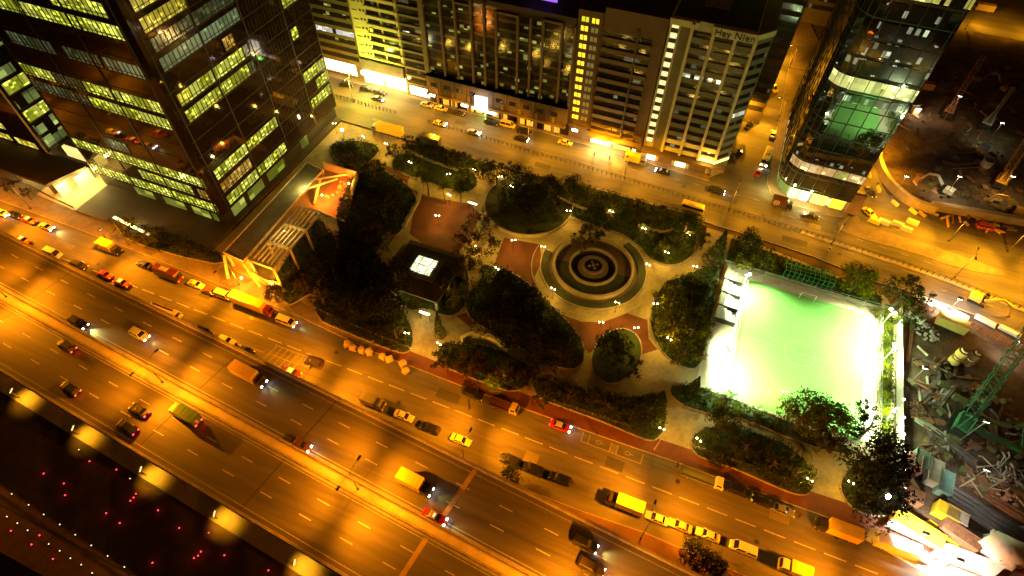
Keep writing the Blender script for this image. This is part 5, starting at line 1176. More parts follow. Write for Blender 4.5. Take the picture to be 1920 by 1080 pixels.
TREES = [
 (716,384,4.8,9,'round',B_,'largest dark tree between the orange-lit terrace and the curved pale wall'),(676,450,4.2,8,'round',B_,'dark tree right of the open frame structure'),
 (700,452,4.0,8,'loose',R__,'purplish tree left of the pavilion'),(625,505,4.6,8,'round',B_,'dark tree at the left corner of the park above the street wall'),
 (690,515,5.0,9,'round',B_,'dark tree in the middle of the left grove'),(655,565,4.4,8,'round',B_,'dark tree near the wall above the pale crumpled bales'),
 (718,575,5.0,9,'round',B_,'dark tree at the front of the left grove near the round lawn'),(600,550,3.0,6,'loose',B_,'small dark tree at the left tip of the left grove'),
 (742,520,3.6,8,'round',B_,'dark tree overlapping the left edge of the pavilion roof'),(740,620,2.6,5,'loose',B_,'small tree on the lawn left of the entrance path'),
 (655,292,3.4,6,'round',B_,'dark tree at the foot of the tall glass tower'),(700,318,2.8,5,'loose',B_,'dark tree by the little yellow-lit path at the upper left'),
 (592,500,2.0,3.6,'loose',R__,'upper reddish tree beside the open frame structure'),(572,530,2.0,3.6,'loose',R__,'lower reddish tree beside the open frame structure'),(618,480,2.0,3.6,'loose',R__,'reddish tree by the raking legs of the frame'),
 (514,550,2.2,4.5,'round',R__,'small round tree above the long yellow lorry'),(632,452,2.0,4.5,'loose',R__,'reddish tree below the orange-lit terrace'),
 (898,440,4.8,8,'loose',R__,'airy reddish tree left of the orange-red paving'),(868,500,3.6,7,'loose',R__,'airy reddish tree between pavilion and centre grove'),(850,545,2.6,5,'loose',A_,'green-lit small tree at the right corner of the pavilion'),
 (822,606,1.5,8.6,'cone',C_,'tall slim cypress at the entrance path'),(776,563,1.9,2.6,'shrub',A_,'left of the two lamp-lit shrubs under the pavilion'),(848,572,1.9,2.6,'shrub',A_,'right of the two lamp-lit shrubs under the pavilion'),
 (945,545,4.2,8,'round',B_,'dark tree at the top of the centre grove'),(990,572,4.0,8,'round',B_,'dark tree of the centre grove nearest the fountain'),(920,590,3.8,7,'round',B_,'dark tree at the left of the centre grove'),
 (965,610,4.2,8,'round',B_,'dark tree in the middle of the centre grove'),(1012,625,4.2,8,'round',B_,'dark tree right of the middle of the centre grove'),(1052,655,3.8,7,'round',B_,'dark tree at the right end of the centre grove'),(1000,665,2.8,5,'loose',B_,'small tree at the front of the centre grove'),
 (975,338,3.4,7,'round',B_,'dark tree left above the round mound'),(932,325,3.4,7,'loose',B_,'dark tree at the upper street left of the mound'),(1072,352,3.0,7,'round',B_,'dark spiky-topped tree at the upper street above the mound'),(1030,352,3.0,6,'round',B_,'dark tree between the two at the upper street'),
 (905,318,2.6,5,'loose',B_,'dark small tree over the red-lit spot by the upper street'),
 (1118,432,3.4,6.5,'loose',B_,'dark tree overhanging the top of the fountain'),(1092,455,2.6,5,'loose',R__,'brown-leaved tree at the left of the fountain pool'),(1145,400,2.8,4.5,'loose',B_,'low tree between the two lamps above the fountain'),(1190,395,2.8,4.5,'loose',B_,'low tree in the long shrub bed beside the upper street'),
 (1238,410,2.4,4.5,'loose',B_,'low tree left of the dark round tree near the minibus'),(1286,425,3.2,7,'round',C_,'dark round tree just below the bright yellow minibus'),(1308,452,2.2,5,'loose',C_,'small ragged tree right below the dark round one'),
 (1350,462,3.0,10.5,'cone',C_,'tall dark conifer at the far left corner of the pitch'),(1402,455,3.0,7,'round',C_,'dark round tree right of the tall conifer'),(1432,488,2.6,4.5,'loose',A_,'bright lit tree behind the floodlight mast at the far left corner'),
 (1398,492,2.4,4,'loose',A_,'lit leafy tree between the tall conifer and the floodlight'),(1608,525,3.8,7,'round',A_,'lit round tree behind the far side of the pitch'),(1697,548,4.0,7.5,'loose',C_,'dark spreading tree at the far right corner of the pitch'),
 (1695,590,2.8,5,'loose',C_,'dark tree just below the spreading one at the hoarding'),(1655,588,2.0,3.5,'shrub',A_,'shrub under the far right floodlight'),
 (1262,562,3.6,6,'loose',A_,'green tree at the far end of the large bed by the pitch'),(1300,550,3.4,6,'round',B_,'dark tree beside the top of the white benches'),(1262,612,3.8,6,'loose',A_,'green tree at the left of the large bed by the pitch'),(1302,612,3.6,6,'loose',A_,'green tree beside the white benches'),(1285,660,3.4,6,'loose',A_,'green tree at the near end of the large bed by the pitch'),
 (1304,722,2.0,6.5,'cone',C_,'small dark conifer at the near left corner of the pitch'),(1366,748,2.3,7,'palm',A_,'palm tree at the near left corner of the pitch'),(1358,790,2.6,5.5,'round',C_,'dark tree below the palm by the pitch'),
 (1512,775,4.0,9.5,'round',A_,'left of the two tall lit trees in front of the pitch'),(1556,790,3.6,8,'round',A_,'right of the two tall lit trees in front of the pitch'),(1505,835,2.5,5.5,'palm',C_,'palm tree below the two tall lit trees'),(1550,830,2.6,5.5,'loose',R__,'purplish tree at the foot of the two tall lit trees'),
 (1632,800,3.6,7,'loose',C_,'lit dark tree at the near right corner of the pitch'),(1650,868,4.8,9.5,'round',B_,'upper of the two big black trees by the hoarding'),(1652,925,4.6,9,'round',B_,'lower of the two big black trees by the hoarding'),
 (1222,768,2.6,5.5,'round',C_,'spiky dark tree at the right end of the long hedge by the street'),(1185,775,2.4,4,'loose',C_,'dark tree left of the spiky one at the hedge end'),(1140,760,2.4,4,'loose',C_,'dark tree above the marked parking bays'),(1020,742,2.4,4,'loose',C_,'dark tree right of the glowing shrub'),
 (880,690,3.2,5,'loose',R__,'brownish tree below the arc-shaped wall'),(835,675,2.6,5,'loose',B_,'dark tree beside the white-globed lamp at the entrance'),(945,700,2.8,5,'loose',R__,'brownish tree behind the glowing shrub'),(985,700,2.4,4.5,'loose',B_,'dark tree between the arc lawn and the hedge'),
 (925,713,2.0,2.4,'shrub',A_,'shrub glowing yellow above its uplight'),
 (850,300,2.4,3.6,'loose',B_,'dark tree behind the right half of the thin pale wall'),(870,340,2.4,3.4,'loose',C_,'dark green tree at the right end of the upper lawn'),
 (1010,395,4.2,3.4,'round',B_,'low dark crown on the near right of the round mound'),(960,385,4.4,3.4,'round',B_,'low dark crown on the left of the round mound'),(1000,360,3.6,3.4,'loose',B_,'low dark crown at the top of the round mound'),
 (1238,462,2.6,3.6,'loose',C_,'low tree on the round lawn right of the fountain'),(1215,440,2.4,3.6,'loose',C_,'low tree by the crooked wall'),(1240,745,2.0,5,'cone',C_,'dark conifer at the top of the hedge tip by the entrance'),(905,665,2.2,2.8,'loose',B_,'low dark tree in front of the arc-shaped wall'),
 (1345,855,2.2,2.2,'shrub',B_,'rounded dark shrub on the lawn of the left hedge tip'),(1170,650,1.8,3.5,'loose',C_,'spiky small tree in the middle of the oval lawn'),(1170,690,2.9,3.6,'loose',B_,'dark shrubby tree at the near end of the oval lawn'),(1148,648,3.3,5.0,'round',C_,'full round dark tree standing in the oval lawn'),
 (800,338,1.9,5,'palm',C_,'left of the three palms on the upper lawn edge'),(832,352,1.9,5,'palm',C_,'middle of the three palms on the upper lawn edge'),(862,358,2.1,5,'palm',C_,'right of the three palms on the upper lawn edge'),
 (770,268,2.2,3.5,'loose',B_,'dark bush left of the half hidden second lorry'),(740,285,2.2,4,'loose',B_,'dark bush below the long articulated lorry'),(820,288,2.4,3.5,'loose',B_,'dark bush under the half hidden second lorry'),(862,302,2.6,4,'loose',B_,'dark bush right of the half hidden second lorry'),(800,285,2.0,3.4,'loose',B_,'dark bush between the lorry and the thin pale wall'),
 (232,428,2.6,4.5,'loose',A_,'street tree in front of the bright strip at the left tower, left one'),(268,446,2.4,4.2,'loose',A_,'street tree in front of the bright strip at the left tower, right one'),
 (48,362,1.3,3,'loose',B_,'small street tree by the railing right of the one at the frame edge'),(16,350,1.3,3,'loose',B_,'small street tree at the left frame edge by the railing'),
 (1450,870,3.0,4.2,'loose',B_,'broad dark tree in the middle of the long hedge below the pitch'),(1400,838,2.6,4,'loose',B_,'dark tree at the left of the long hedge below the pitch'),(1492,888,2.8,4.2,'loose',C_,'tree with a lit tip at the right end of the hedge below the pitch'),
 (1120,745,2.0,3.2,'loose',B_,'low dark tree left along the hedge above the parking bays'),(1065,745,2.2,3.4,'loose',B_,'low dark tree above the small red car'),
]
for t_ in TREES: tree(*t_)
for i, (px, py, r, h) in enumerate([(957,893,1.8,4),(1302,1040,2.4,5.5),(1340,1060,2.0,5)]):
    tree(px, py, r, h, 'round', C_, ['small dark tree beside the leftmost of three black cars','dark tree by the flyover left of the bottom-edge pair','dark tree at the bottom edge beside the flyover'][i], z=.3)
for i, y in enumerate((63,66.5,70,73.5,77,80.5,84,87.5,91,94.5)):
    tree(45.9, y, 1.5, 2.6, 'shrub', A_, '%s lit shrub from the near end in the strip right of the pitch' % ORD[i], 'lit shrubs right of the pitch', world=True)
for i, x in enumerate((17,20.5,24,27.5)):
    tree(x, 63.0, 1.1, 1.6, 'shrub', A_, '%s lit clipped shrub from the left along the near side of the pitch' % ORD[i], 'clipped shrubs along the near side of the pitch', world=True)
# low planting that covers the beds
def inside(p, poly):
    c = False; n = len(poly); j = n-1
    for i in range(n):
        a, b = poly[i], poly[j]
        if (a[1] > p[1]) != (b[1] > p[1]) and p[0] < (b[0]-a[0])*(p[1]-a[1])/(b[1]-a[1])+a[0]: c = not c
        j = i
    return c
random.seed(3)
def cover(name, keys, dens, m, h0, h1, s=.16):
    mb = MB()
    for key in keys:
        pl_ = BEDS[key] if isinstance(key, str) else key; xs_ = [p[0] for p in pl_]; ys_ = [p[1] for p in pl_]; n = int((max(xs_)-min(xs_))*(max(ys_)-min(ys_))*dens)
        for i in range(n):
            p = (random.uniform(min(xs_),max(xs_)), random.uniform(min(ys_),max(ys_)))
            if inside(p, pl_):
                lump = .5+.5*math.sin(p[0]*.9+2*math.sin(p[1]*.5))*math.cos(p[1]*.8)
                for q in range(3): leafquad(mb, Vector((p[0]+random.uniform(-.2,.2),p[1]+random.uniform(-.2,.2),KZ+.2+random.uniform(h0,h1)*lump)), s, .8)
    o = mb.build(name, m); o['kind'] = 'stuff'; o['label'] = {'ground_cover':'low dark leafy ground cover filling the park beds','hedge_planting':'dense clipped hedge planting around the lawns and street edges','mound_planting':'even dark planting over the round mound'}[name]; o['category'] = 'planting'
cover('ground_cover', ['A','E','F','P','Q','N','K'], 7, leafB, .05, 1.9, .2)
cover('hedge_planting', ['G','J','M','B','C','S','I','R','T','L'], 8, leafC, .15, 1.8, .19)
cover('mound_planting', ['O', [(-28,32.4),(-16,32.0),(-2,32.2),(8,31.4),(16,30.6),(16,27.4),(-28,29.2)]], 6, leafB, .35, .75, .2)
# bales on the near edge of the park pavement
bale = mat('pale_wrapped_bale', (.5,.36,.2), (.34,.24,.13), 2, .85, world=False, bump=.6)
for i, (px, py, s, lab) in enumerate([(652,645,1.0,'leftmost pale wrapped bale on the street edge'),(662,652,1.0,'second pale wrapped bale from the left on the street edge'),(678,656,.95,'third pale wrapped bale from the left on the street edge'),(692,659,.95,'fourth pale wrapped bale from the left on the street edge'),(717,668,.9,'fifth pale wrapped bale from the left on the street edge'),(730,673,.9,'sixth pale wrapped bale from the left on the street edge'),(755,682,1.0,'upper of the two rightmost pale wrapped bales'),(760,694,.85,'lower of the two rightmost pale wrapped bales')]):
    random.seed(i+40); mb = MB(); mb.blob((0,0,.6*s),.85*s,10,.8,.16); mb.fbox(-.8*s,.8*s,-.6*s,.6*s,.02,.9*s,-.6*s,.55*s,-.45*s,.4*s); o = mb.build('wrapped_bale', bale); x, y = G(px,py,.5); o.location = (x,y,0.01); o.rotation_euler = (0,0,random.uniform(0,3)); tag(o, lab, 'bale', 'pale wrapped bales on the street edge')
# fences of the upper street
FP = [(-260,120.9),(-102,120.9),(-60,120.2),(-43.4,119.3),(-30.3,119.0),(-4.1,117.8),(3.9,117.4),(26.9,116.6),(48.1,114.9),(59.1,113.6),(73.5,110.8),(95,104)]
rail('street_railing', [(-260,120.9),(-102,120.9),(-84,120.6)], 1.1, 'dark railing left of the gap in the upper street median', 'railing', 1.2, None, 2, .05)
rail('street_railing', [(-74,120.5)]+FP[2:], 1.1, 'long dark railing along the upper street median right of the gap', 'railing', 1.2, None, 2, .05)
cmed = MB().strip(FP[7:], 1.2, -.02, .2); struct('median_kerb', cmed, kerb_m)
rail('barrier_rail', [G(1400,404),G(1480,432),G(1560,458),G(1640,485)], 1.0, 'pale low barrier beside the upper street railing near the pitch', 'barrier', 2.5, grey_metal)
# people
skin = mat('skin', (.35,.2,.13), (.3,.17,.11), world=False)
def person(px, py, z, rz, shirt, trousers, label, phase=.3):
    x, y = G(px, py, z+.8); o = empty('person', (x,y,z+.01), rz, label, 'person')
    v = [(0,0,.88),(0,0,1.15),(0,0,1.38),(0,0,1.5),(0,.0,1.62),(0,.1,.84),(phase*.5,.11,.45),(phase*.35,.1,.05),(phase*.35+.14,.1,.03),(0,-.1,.84),(-phase*.3,-.11,.46),(-phase*.8,-.1,.08),(-phase*.8+.13,-.1,.03),(0,.2,1.36),(-.08,.25,1.1),(.05,.25,.86),(0,-.2,1.36),(.08,-.25,1.1),(.2,-.25,.9)]
    e = [(0,1),(1,2),(2,3),(3,4),(0,5),(5,6),(6,7),(7,8),(0,9),(9,10),(10,11),(11,12),(2,13),(13,14),(14,15),(2,16),(16,17),(17,18)]
    rr = [.13,.13,.15,.06,.1,.085,.06,.045,.04,.085,.06,.045,.04,.06,.045,.035,.06,.045,.035]
    me = bpy.data.meshes.new('body'); me.from_pydata(v, e, []); b = bpy.data.objects.new('body', me); COL.objects.link(b); setparent(b, o)
    b.modifiers.new('skin', 'SKIN'); sl = me.skin_vertices[0].data
    for i, r in enumerate(rr): sl[i].radius = (r, r)
    sl[0].use_root = True
    s = b.modifiers.new('sub', 'SUBSURF'); s.levels = s.render_levels = 1; me.materials.append(mat('cloth_'+shirt, PAINT[shirt], None, 2, .9, world=False))
    MB().blob((0,0,1.66),.115,8,1.1).build('hair', mat('hair',(.015,.012,.01)), o, True); MB().fbox(-.14,.14,-.19,.19,.62,.95,-.13,.13,-.17,.17).build('shorts', mat('cloth_'+trousers, PAINT[trousers], None, 2, .9, world=False), o)
    return o
for a in ((197,446,0,1,'dark','black','person in dark clothes standing beside the yellow box truck'),(880,765,0,.5,'dark','black','person in dark clothes on the street edge left of the tan-cabbed lorry'),(1114,290,.12,1,'dark','dark','person in front of the bright shopfront'),(1143,297,.12,2,'red','black','person in a red top by the bright orange shopfront'),(1270,872,0,0,'dark','black','person on the red pavement left of the flatbed lorry'),(700,642,.12,2,'grey','black','person walking along the park wall above the bales'),(1556,466,0,1,'white','dark','person in a pale top near the railing behind the pitch'),(1500,967,0,1,'darkred','black','person on the street beside the dark grey car'),(1120,812,.12,0,'dark','black','person on the pavement above the marked parking bays')): person(*a)
# ------------------------------------------------------------ construction sites
mud = mat('excavated_mud', (.12,.075,.042), (.03,.019,.012), .3, .95, bump=.8, fine=8)
def lumpy(name, pts, z, amp, m, st=1.5, seed=1):
    """a triangulated patch of uneven earth inside a polygon"""
    random.seed(seed); xs_ = [p[0] for p in pts]; ys_ = [p[1] for p in pts]; x0, x1, y0, y1 = min(xs_), max(xs_), min(ys_), max(ys_); nx = int((x1-x0)/st)+1; ny = int((y1-y0)/st)+1; idx = {}; mb = MB()
    for i in range(nx+1):
        for j in range(ny+1):
            x, y = x0+i*st, y0+j*st
            idx[i,j] = len(mb.v); mb.v.append((x,y,z+amp*(.5+.5*math.sin(x*.31+1.3*math.sin(y*.21))*math.cos(y*.27))+random.uniform(-.12,.12)*amp))
    for i in range(nx):
        for j in range(ny):
            if inside((x0+(i+.5)*st, y0+(j+.5)*st), pts): mb.f.append((idx[i,j],idx[i+1,j],idx[i+1,j+1],idx[i,j+1]))
    return struct(name, mb, m)
site1 = [(44.5,149),(46.5,143),(52,137.5),(60,140),(90,143),(150,150),(220,236),(64,236),(46,172)]
lumpy('excavation_earth', site1, .02, .9, mud, 1.6, 2)
site2 = [(48.6,53.5),(66,57),(120,66),(140,95),(75,96.5),(56,104),(48.8,105)]
lumpy('yard_earth', site2, .05, .35, mud, 1.4, 4)
# curved wall of the excavation
con2 = mat('yellowed_concrete', (.42,.32,.17), (.28,.21,.11), .5, .8, bump=.2)
wl1 = chaikin([(45.2,172),(42.9,158),(43.2,149),(45.6,142),(51.0,136.3),(56.5,135.8)], 2, False)
tag(MB().strip(wl1, 1.0, 0, 2.4).build('retaining_wall', con2), 'curved yellow-lit concrete wall round the corner of the excavation', 'wall')
tag(MB().strip([(55.6,137.4),(72,139.5),(90,142),(120,148)], 1.4, 0, 2.0).build('retaining_wall', con2), 'straight pale concrete wall along the front of the excavation', 'wall')
for i in range(9):
    t = .1*i; a = wl1[min(len(wl1)-1, 2+i*3)] if 2+i*3 < len(wl1) else wl1[-1]
    mb = MB(); mb.fbox(-1,1,-.35,.35,0,.8,-1,1,-.12,.12); o = mb.build('water_barrier', mat('barrier_plastic',(.7,.45,.1),(.6,.38,.08),1,world=False)); p = Vector((a[0]-2.6, a[1]-1.6)); o.location = (p.x,p.y,.01); o.rotation_euler = (0,0,-.75 if i > 4 else -1.3); tag(o, '%s barrier from the far end beside the curved excavation wall' % ORD[i], 'barrier', 'barriers beside the curved wall')
for i, (px, py, c) in enumerate([(1658,416,'cream'),(1684,420,'cream'),(1700,429,'cream'),(1712,416,'cream'),(1640,414,'yellow')]):
    x, y = G(px,py,.5); o = MB().fbox(-1.3,1.3,-.5,.5,0,1.0,-1.2,1.2,-.4,.4).build('planter_block', paint(c)); o.location = (x,y,.01); o.rotation_euler = (0,0,-.2); tag(o, '%s pale block from the left on the yellow-lit traffic island' % ORD[i], 'block', 'pale blocks on the traffic island')
# island between the lanes
struct('traffic_island', MB().prism(chaikin(GP([(1560,425),(1600,400),(1620,420),(1650,432),(1760,465),(1860,500),(1900,522),(1800,505),(1700,470),(1620,450)]),1), -.05, .12), pavement_m)
def at(o, px, py, z, rz, label, cat, group=None, zc=.5):
    x, y = G(px, py, z+zc); o.location = (x,y,z); o.rotation_euler = (0,0,rz); return tag(o, label, cat, group)
gsteel = mat('green_crane_paint', (.03,.17,.08), (.02,.1,.05), 1, .5, world=False); ysteel = mat('yellow_crane_paint', (.75,.42,.05), (.5,.28,.04), 1, .5, world=False); wsteel = mat('white_machine_paint', (.46,.46,.4), (.3,.3,.26), 1, .5, world=False); osteel = mat('rusty_steel', (.28,.14,.07), (.14,.07,.04), 2, .8, world=False)
def lattice(p0, p1, w_, n, r=.07):
    p0, p1 = Vector(p0), Vector(p1); d = (p1-p0).normalized(); u = d.cross(Vector((0,0,1))).normalized(); q = u.cross(d); mb = MB()
    cs = [(u*a+q*b)*w_/2 for a, b in ((-1,-1),(1,-1),(1,1),(-1,1))]
    for c in cs: mb.tube(p0+c*.6, p1+c*.8, r*1.5, 5)
    for i in range(n):
        a, b = p0.lerp(p1, i/n), p0.lerp(p1, (i+1)/n)
        for k in range(4):
            mb.tube(a+cs[k]*.9, b+cs[(k+1)%4]*.9, r*.8, 4); mb.tube(b+cs[k]*.9, b+cs[(k+1)%4]*.9, r*.8, 4)
    return mb
def crane(px, py, tip, col, label, w_=1.8, cabrot=0, n=14, z=.1):
    x, y = G(px, py, 1.5); t = empty('crawler_crane', (x,y,z), 0, label, 'crane')
    for s in (-1.6,1.6):
        m = MB(); m.box(-2.6,2.6,s-.4,s+.4,.15,.95); m.tube((-2.6,s-.4,.55),(-2.6,s+.4,.55),.5,10); m.tube((2.6,s-.4,.55),(2.6,s+.4,.55),.5,10); m.build('crawler_track', dark_metal, t)
    h = MB(); h.cyl((0,0),1.1,.9,1.25,14); h.fbox(-3.0,1.4,-1.3,1.3,1.25,2.7,-2.9,1.3,-1.2,1.2); hb = h.build('machine_house', col, t)
    c = MB(); c.fbox(1.45,2.6,.4,1.3,1.25,2.9,1.45,2.3,.45,1.25); c.build('operator_cab', wglass, t)
    MB().box(-3.7,-3.05,-1.3,1.3,1.2,2.4).build('counterweight', dark_metal, t)
    T = Vector(tip)-Vector((x,y,z)); a = math.atan2(T.y,T.x); base = Vector((1.2*math.cos(a),1.2*math.sin(a),1.9))
    for o in KIDS[t.name]: o.rotation_euler = (0,0,a)
    lattice(base, T, w_, n).build('boom', col, t)
    g = MB(); top = Vector((-1.5*math.cos(a),-1.5*math.sin(a),5.5))
    for s in (-.8,.8):
        o_ = Vector((-math.sin(a)*s, math.cos(a)*s, 0)); g.tube(base+o_-Vector((0,0,.2)), top+o_*.5, .12, 6); g.tube(Vector((-3*math.cos(a),-3*math.sin(a),2.6))+o_, top+o_*.5, .1, 6)
    g.build('gantry', col, t); w2 = MB(); w2.tube(top, T, .035, 4); w2.tube(T, T-Vector((0,0,max(2,T.z-2))), .03, 4); w2.build('hoist_rope', dark_metal, t)
    return t, base, T, a
p_ = G(1990,545,15)
t, base, T, a = crane(1808,792, (p_[0],p_[1],15), gsteel, 'large green crawler crane with a lettered banner on its lattice boom', 2.6, 0, 16)
g = MB(); L0 = Vector((2.4*math.cos(a+2.6),2.4*math.sin(a+2.6),1.2))
q0 = Vector((0,0,1.2)); q1 = q0+Vector((9,-2.2,.3)); q2 = q0+Vector((8.6,2.2,2.4))
g2 = MB(); g2.bar(q0, q1, .9, .7); g2.build('outrigger_beam', gsteel, t); g3 = MB(); g3.tube(q0+Vector((0,0,1)), q2, .12); g3.tube(q2, q1, .12); g3.tube(q2+Vector((0,-.8,0)), q0+Vector((0,-.8,1)), .08); g3.build('stay_frame', gsteel, t)
d = (T-base).normalized(); s_ = d.cross(Vector((0,0,1))).normalized(); up = s_.cross(d)
bn = MB(); i0, i1 = base.lerp(T,.56)+up*1.45, base.lerp(T,.95)+up*1.45
bn.poly([tuple(i0-s_*1.15),tuple(i0+s_*1.15),tuple(i1+s_*1.15),tuple(i1-s_*1.15)]); bo = bn.build('banner', mat('banner_cloth',(.62,.5,.3),(.5,.4,.24),1,world=False), t)
random.seed(21); ch = MB(); LL = (i1-i0).length
def stroke(u0, v0, u1, v1, w_=.16):
    A = i0+d*u0+s_*v0+up*.03; B = i0+d*u1+s_*v1+up*.03; e = (B-A).normalized(); n_ = up.cross(e)*w_/2; ch.poly([tuple(A-n_),tuple(B-n_),tuple(B+n_),tuple(A+n_)])
for k in range(5):
    u = LL*(.1+.2*k); h = .55 if k < 4 else .7
    for (a0,b0,a1,b1) in [((-.8,-.8,-.8,.8),(0,-.9,0,.9),(.8,-.6,.8,.6),(-.9,0,.9,0)),((-.8,-.8,.8,-.8),(.8,-.8,.8,.8),(.8,.8,-.8,.8),(0,-.8,0,.8),(-.8,-.8,-.8,.8)),((-.9,-.5,.9,-.5),(-.4,0,.8,.1),(-.8,.6,.9,.6),(.3,-.8,.3,.9)),((-.7,-.8,.8,0),(.8,0,-.7,.8),(0,-.6,0,.7),(-.9,0,.4,0)),((-.9,-.7,.9,-.7),(-.6,-.2,-.6,.9),(0,-.3,.1,.9),(.7,-.3,.7,.9),(-.9,.3,.9,.3))][k]:
        stroke(u+a0*h, b0*h*1.2, u+a1*h, b1*h*1.2, .15)
ch.build('banner_characters', mat('banner_ink', (.12,.05,.03), (.1,.04,.025), world=False), bo)
p_ = G(1960,215,12); crane(1878,338, (p_[0],p_[1],12), ysteel, 'yellow crane boom rising at the right edge of the excavation', 2.2, 0, 12)
p_ = G(1842,108,10); crane(1780,208, (p_[0],p_[1],10), osteel, 'rusty brown crane with a thin raised boom in the dark part of the excavation', 1.6, 0, 12)
p_ = G(1900,165,8); crane(1852,230, (p_[0],p_[1],8), wsteel, 'pale green-lit crane with a thin jib near the right edge of the excavation', .9, 0, 10)
def excavator(px, py, rz, col, label, z=.3, arm=1):
    t = empty('excavator', (0,0,0), 0, None, None)
    for s in (-.9,.9):
        m = MB(); m.box(-1.4,1.4,s-.25,s+.25,.1,.6); m.tube((-1.4,s-.25,.35),(-1.4,s+.25,.35),.33,8); m.tube((1.4,s-.25,.35),(1.4,s+.25,.35),.33,8); m.build('track', dark_metal, t)
    h = MB(); h.cyl((0,0),.7,.6,.85,12); h.fbox(-1.7,.5,-1.1,1.1,.85,1.9,-1.6,.4,-1.0,1.0); h.build('machine_house', col, t)
    c = MB(); c.fbox(.55,1.5,.25,1.1,.85,2.4,.55,1.35,.3,1.05); c.build('operator_cab', wglass, t)
    b = MB(); b.bar((1.0,-.3,1.4),(3.4,-.3,3.6),.4,.5); b.bar((3.4,-.3,3.6),(5.4,-.3,3.0),.36,.45); bb = b.build('boom', col, t)
    b = MB(); b.bar((5.3,-.3,3.1),(6.2,-.3,.9),.3,.35); b.build('dipper_arm', col, bb); b = MB(); b.fbox(5.7,6.5,-.75,.15,.2,.9,5.9,6.4,-.7,.1); b.build('bucket', osteel, bb)
    return at(t, px, py, z, rz, label, 'excavator', None, 1.0)
excavator(1774,357, 2.75, wsteel, 'white floodlit excavator digging in the middle of the excavation')
excavator(1700,905, 2.1, osteel, 'brown excavator parked in the yard beside the dark trees')
excavator(1905,395, 2.9, ysteel, 'yellow excavator at the right edge behind the pale wall')
excavator(1880,165, 2.4, osteel, 'rusty excavator in the unlit part of the excavation near the right edge')
excavator(1835,560, -.3, ysteel, 'yellow excavator beside the tram-like bright road works')
def rig(px, py, rz, label):
    t = empty('casing_pipe')
    m = MB(); m.tube((0,0,1.5),(0,0,3.4),1.25,18,1.35); m.build('pipe_drum', mat('pale_pipe',(.6,.55,.42),(.45,.4,.3),1,world=False), t)
    m = MB(); m.tube((0,0,3.38),(0,0,3.42),1.2,18); m.build('pipe_mouth', dark_metal, t)
    m = MB(); m.tube((-.5,-.8,1.7),(-7.5,-2,.3),.16); m.tube((-.5,.8,1.7),(-7,-.2,.3),.16); m.build('side_rail', osteel, t)
    MB().tube((0,0,0),(0,0,1.5),1.0,14).build('pipe_leg', osteel, t)
    return at(t, px, py, .2, rz, label, 'pipe', None, 2.5)
rig(1852,305, .1, 'pale casing pipe standing upright in the excavation, the one nearer the wall'); rig(1845,277, .1, 'casing pipe standing upright in the excavation, the one farther from the wall')
def tank(px, py, label, col, n=2, s=1.0):
    t = empty('mixing_tank'); z = 0
    for i in range(n):
        MB().tube((0,0,z),(0,0,z+.5*s),.9*s,16,1.05*s).build('tank_base', dark_metal, t); MB().tube((0,0,z+.5*s),(0,0,z+2.0*s),1.1*s,18).build('tank_shell', col, t); MB().tube((0,0,z+2.0*s),(0,0,z+2.5*s),.7*s,14).build('tank_neck', mat('pale_pipe',(.6,.55,.42)), t); z += 2.5*s
    return at(t, px, py, .2, 0, label, 'tank', None, 3)
tank(1802,665,'tall yellow-banded tank in the yard under the crane banner', mat('yellow_tank',(.6,.45,.12),(.45,.33,.1),1,world=False),2,.95); tank(1828,668,'tall rusty tank beside the yellow-banded one', osteel,2,.9)
def container(px, py, rz, col, label, L=5.0, W_=2.1, H_=2.1, z=.1, roofcol=None):
    t = empty('site_container'); m = MB().box(-L/2,L/2,-W_/2,W_/2,.1,H_); m.build('shell', col, t)
    g = MB()
    for i in range(int(L/.35)): x = -L/2+.15+i*.35; g.box(x-.06,x+.06,-W_/2-.05,W_/2+.05,.15,H_+.04)
    g.build('corrugation', col, t); r = MB(); r.box(-L/2-.05,L/2+.05,-W_/2-.06,-W_/2+.04,H_,H_+.12); r.box(-L/2-.05,L/2+.05,W_/2-.04,W_/2+.06,H_,H_+.12); r.build('roof_edge', roofcol or col, t)
    MB().box(L/2,L/2+.05,-W_/2+.2,W_/2-.2,.2,H_-.15).build('door', roofcol or col, t)
    return at(t, px, py, z, rz, label, 'container', None, 1.5)
CT = [(1788,604,-.2,mat('yellow_sheet',(.6,.5,.15),(.45,.36,.1),1,world=False),'yellow-roofed site hut under the bright road works',5.6),(1718,588,-.2,wsteel,'white open-topped container at the far left corner of the yard',3.6),
 (1712,870,1.4,mat('pink_sheet',(.4,.15,.13),(.3,.11,.1),1,world=False),'pinkish container in the yard beside the hoarding',3.6),(1726,862,1.4,mat('teal_sheet',(.13,.2,.18),(.09,.14,.13),1,world=False),'teal container touching the pinkish one',3.4),
 (1752,885,1.4,wsteel,'cream container with a yellow end below the pair of coloured ones',4.6),(1771,905,1.4,mat('cyan_sheet',(.16,.34,.34),(.12,.26,.26),1,world=False),'cyan container beside the cream one',4.4),
 (1707,927,-.2,osteel,'brown container left of the bright yellow one',3.8),(1775,960,-.25,mat('bright_yellow_sheet',(.85,.65,.02),(.75,.55,.02),1,world=False),'brilliant yellow container near the floodlit works',3.4),
 (1722,990,-.3,mat('bright_yellow_sheet',(.85,.65,.02)),'long yellow container in front of the black trees',7.5),(1792,968,-.25,wsteel,'white container right of the brilliant yellow one',3.2),
 (1800,1003,-.35,osteel,'brown skip with curved end beside the white panels',5.5),(1718,205,.3,wsteel,'small brightly lit hut at the edge of the glass tower and the excavation',1.8),(1742,160,.1,osteel,'brown hut in the dark part of the excavation',3)]
